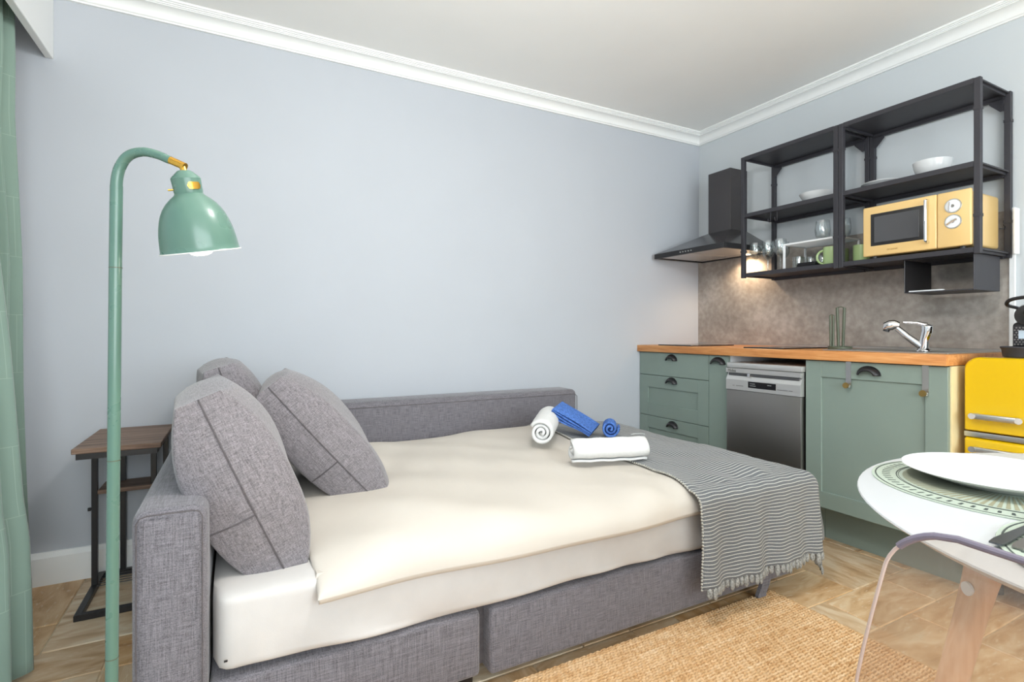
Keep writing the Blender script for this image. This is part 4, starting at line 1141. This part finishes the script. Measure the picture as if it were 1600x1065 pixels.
# ------------------------------------------------------------------ dining table, place settings, chair
TC = Vector((-1.75, -2.61, 0)); TR = .50; TZ = .74
tb_ = thing('dining_table', TC, 'round white dining table on pale beech legs', 'table')
obj('tabletop', MB().lathe([(0, TZ-.022), (TR-.05, TZ-.022), (TR-.02, TZ-.016), (TR-.003, TZ-.006), (TR, TZ-.003), (TR-.001, TZ-.0008), (TR-.004, TZ), (0, TZ)], 96, Matrix.Translation(TC)), MAT['tabletop'], tb_, smooth=30)
for k in range(4):
    a = radians((150.6, 30, -30, -150.6)[k]); d = Vector((cos(a), sin(a), 0)); e = Vector((-sin(a), cos(a), 0))
    p0 = TC+d*.435+Vector((0, 0, TZ-.022)); p1 = TC+d*.63+Vector((0, 0, .0115))
    # flat beech leg: wide shaped top narrowing to a round foot
    V = []; F = []; prof_l = [(0, .023, .012), (.035, .020, .012), (.10, .0155, .013), (.2, .0145, .013), (.4, .015, .013), (.7, .015, .013), (1, .012, .012)]
    for (t, wv, dp) in prof_l:
        c = p0.lerp(p1, t)
        for i in range(16):
            q = 2*pi*i/16; V.append(c+e*(wv*math.copysign(abs(cos(q))**.7, cos(q)))+d*(dp*math.copysign(abs(sin(q))**.7, sin(q))))
    for q in range(len(prof_l)-1):
        for i in range(16): F.append((q*16+i, q*16+(i+1) % 16, (q+1)*16+(i+1) % 16, (q+1)*16+i))
    F += [tuple(range(16)), tuple(range(len(V)-16, len(V)))]
    lg = obj('leg', MB().add(V, F), MAT['beech'], tb_, smooth=50)
    c = p0.lerp(p1, .045)+d*.0115
    obj('screw_cap', MB().cyl(c, c+d*.003, .0085, .008, 16), MAT['white_plastic'], lg)
obj('under_frame', MB().tube([TC+Vector((.40*cos(2*pi*i/48), .40*sin(2*pi*i/48), TZ-.030)) for i in range(48)], .008, 8, closed=True), MAT['black_sat'], tb_)
def placemat(cx_, cy_, label, TZ=TZ):
    t = thing('placemat', (cx_, cy_, TZ), label, 'placemat', 'round sage placemats')
    m_ = Matrix.Translation((cx_, cy_, TZ)); R = .187
    obj('mat', MB().lathe([(0, 0), (R, 0), (R+.0005, .001), (R, .002), (0, .002)], 80, m_), MAT['mat'], t)
    for (r0, r1) in ((.1805, .1825), (.150, .1515), (.1475, .1482)):
        obj('printed_ring', MB().lathe([(r0, .0021), (r0, .0025), (r1, .0025), (r1, .0021)], 80, m_), MAT['matink'], t)
    def strokes(n, r0, r1, w0, w1, mt_, ph=0):
        b = MB()
        for i in range(n):
            a = 2*pi*(i+ph)/n; d = Vector((cos(a), sin(a), 0)); e = Vector((-sin(a), cos(a), 0)); c = Vector((cx_, cy_, TZ+.0024))
            b.add([c+d*r0-e*w0/2, c+d*r1-e*w1/2, c+d*r1+e*w1/2, c+d*r0+e*w0/2], [(0, 1, 2, 3)])
        return b
    obj('printed_dashes', strokes(72, .160, .172, .0035, .0045, MAT['matink']), MAT['matink'], t, recalc=False, kind='stuff')
    obj('printed_rays', strokes(90, .06, .142, .0015, .0055, MAT['matink2'], .5), MAT['matink2'], t, recalc=False, kind='stuff')
    return t
placemat(-1.81, -2.312, 'round sage placemat with dark rays under the white plate')
placemat(-2.034, -2.571, 'round sage placemat with dark cutlery by the clear chair', TZ+.0028)
pz = TZ+.0026
obj('dinner_plate', MB().lathe([(0, 0), (.072, 0), (.078, .002), (.10, .010), (.131, .0205), (.1325, .022), (.131, .0228), (.10, .0135), (.082, .007), (.07, .0055), (0, .005)], 72, Matrix.Translation((-1.795, -2.292, pz))), MAT['porcelain'], origin=(-1.795, -2.292, pz), label='large white dinner plate on the placemat at the far side', cat='plate')
fk = thing('fork', (-2.05, -2.405, pz+.003), 'dark steel fork lying on the edge of the nearer placemat', 'fork')
f0 = Vector((-2.136, -2.408, pz+.0035)); f1 = Vector((-1.95, -2.402, pz+.0035)); fd = (f1-f0).normalized(); fe = Vector((-fd.y, fd.x, 0))
def ribbon(pts, wd, th=.0022):
    b = MB(); V = []; F = []
    for (p, w_) in zip(pts, wd):
        for (sx, sz) in ((-1, 0), (1, 0), (1, 1), (-1, 1)): V.append(p+fe*w_*sx+Vector((0, 0, th*sz)))
    for k in range(len(pts)-1):
        for q in range(4): F.append((k*4+q, k*4+(q+1) % 4, k*4+4+(q+1) % 4, k*4+4+q))
    F += [(0, 1, 2, 3), tuple(range(len(V)-4, len(V)))]
    return b.add(V, F)
obj('handle', ribbon([f0, f0+fd*.02, f0+fd*.08, f0+fd*.125], [.006, .0075, .005, .0035]), MAT['fork'], fk)
obj('head', ribbon([f0+fd*.125, f0+fd*.14, f0+fd*.155], [.0035, .0095, .0115]), MAT['fork'], fk)
for k in range(4):
    o_ = fe*(-.0095+.0063*k); obj('tine', MB().cyl(f0+fd*.155+o_+Vector((0, 0, .001)), f0+fd*.20+o_+Vector((0, 0, .002)), .0016, .0009, 8), MAT['fork'], fk)

kf = thing('table_knife', (-2.05, -2.43, pz+.003), 'grey steel table knife beside the fork on the nearer placemat', 'knife')
f0 = Vector((-2.130, -2.426, pz+.0035))
obj('handle', ribbon([f0, f0+fd*.015, f0+fd*.07, f0+fd*.095], [.005, .0075, .007, .005]), MAT['steel_d'], kf)
obj('blade', ribbon([f0+fd*.095, f0+fd*.10, f0+fd*.16, f0+fd*.185, f0+fd*.195], [.004, .0085, .009, .006, .001], .0012), MAT['steel_d'], kf)

# transparent chair
CX = -2.317; CY = -2.60
ch = thing('dining_chair', (-2.12, CY, 0), 'smoky transparent plastic chair pushed in at the round table', 'chair')
def half(z):        # half-width of the back at height z
    t = (z-.44)/.36
    w_ = .196+.066*min(1, t/.42) if t < .42 else .262-.056*((t-.42)/.58)
    r = .052
    if z > .80-r: w_ -= r-sqrt(max(0, r*r-(z-(.80-r))**2))
    return w_
def back_pt(u, v):
    z = .44+.36*v; s = -1+2*u; w_ = half(z)
    zz = z
    x = CX+.012*(1-v)**2+.035*(s*s)*(.35+.65*(1-v))-.018+.05*(1-v)**3
    return (x, CY+s*w_, zz)
sb_ = MB()
sb_.grid(lambda u, v: back_pt(u, 1-(1-v)**1.35 if v < 1 else 1), 40, 46)
o = obj('back', sb_, MAT['smoke'], ch, smooth=80, recalc=False)
obj('top_edge', MB().tube([Vector(back_pt(0, .93+.07*i/8)) for i in range(8)]+[Vector(back_pt(i/40, 1)) for i in range(41)]+[Vector(back_pt(1, 1-.07*i/8)) for i in range(1, 9)], .0037, 10), MAT['smoke_edge'], o)
for e_ in (0, 1): obj('side_edge', MB().tube([Vector(back_pt(e_, .94*i/40)) for i in range(41)], .0019, 10), MAT['smoke_rim'], o)
def seat_pt(u, v):
    s = -1+2*u; x = CX+.05+.40*v; w_ = .196-.004*sin(pi*v)+.0*v
    if v > .8: w_ -= .03*((v-.8)/.2)**2
    return (x, CY+s*w_, .44-.02*(1-s*s)*sin(pi*min(1, v*1.1))+.0*v-.01*max(0, v-.85)/.15)
o = obj('seat', MB().grid(seat_pt, 24, 30), MAT['smoke'], ch, smooth=80, recalc=False)
edge = [Vector(seat_pt(0, i/20)) for i in range(21)]+[Vector(seat_pt(i/20, 1)) for i in range(1, 21)]+[Vector(seat_pt(1, 1-i/20)) for i in range(1, 21)]
obj('seat_edge', MB().tube(edge, .0028, 10), MAT['smoke_rim'], o)
for (x, y, dx, dy) in ((CX+.10, CY+.15, -.05, .01), (CX+.10, CY-.15, -.05, -.01), (CX+.40, CY+.15, .03, .01), (CX+.40, CY-.15, .03, -.01)):
    obj('leg', MB().cyl((x, y, .43), (x+dx, y+dy, .0115), .015, .011, 16), MAT['smoke'], ch)
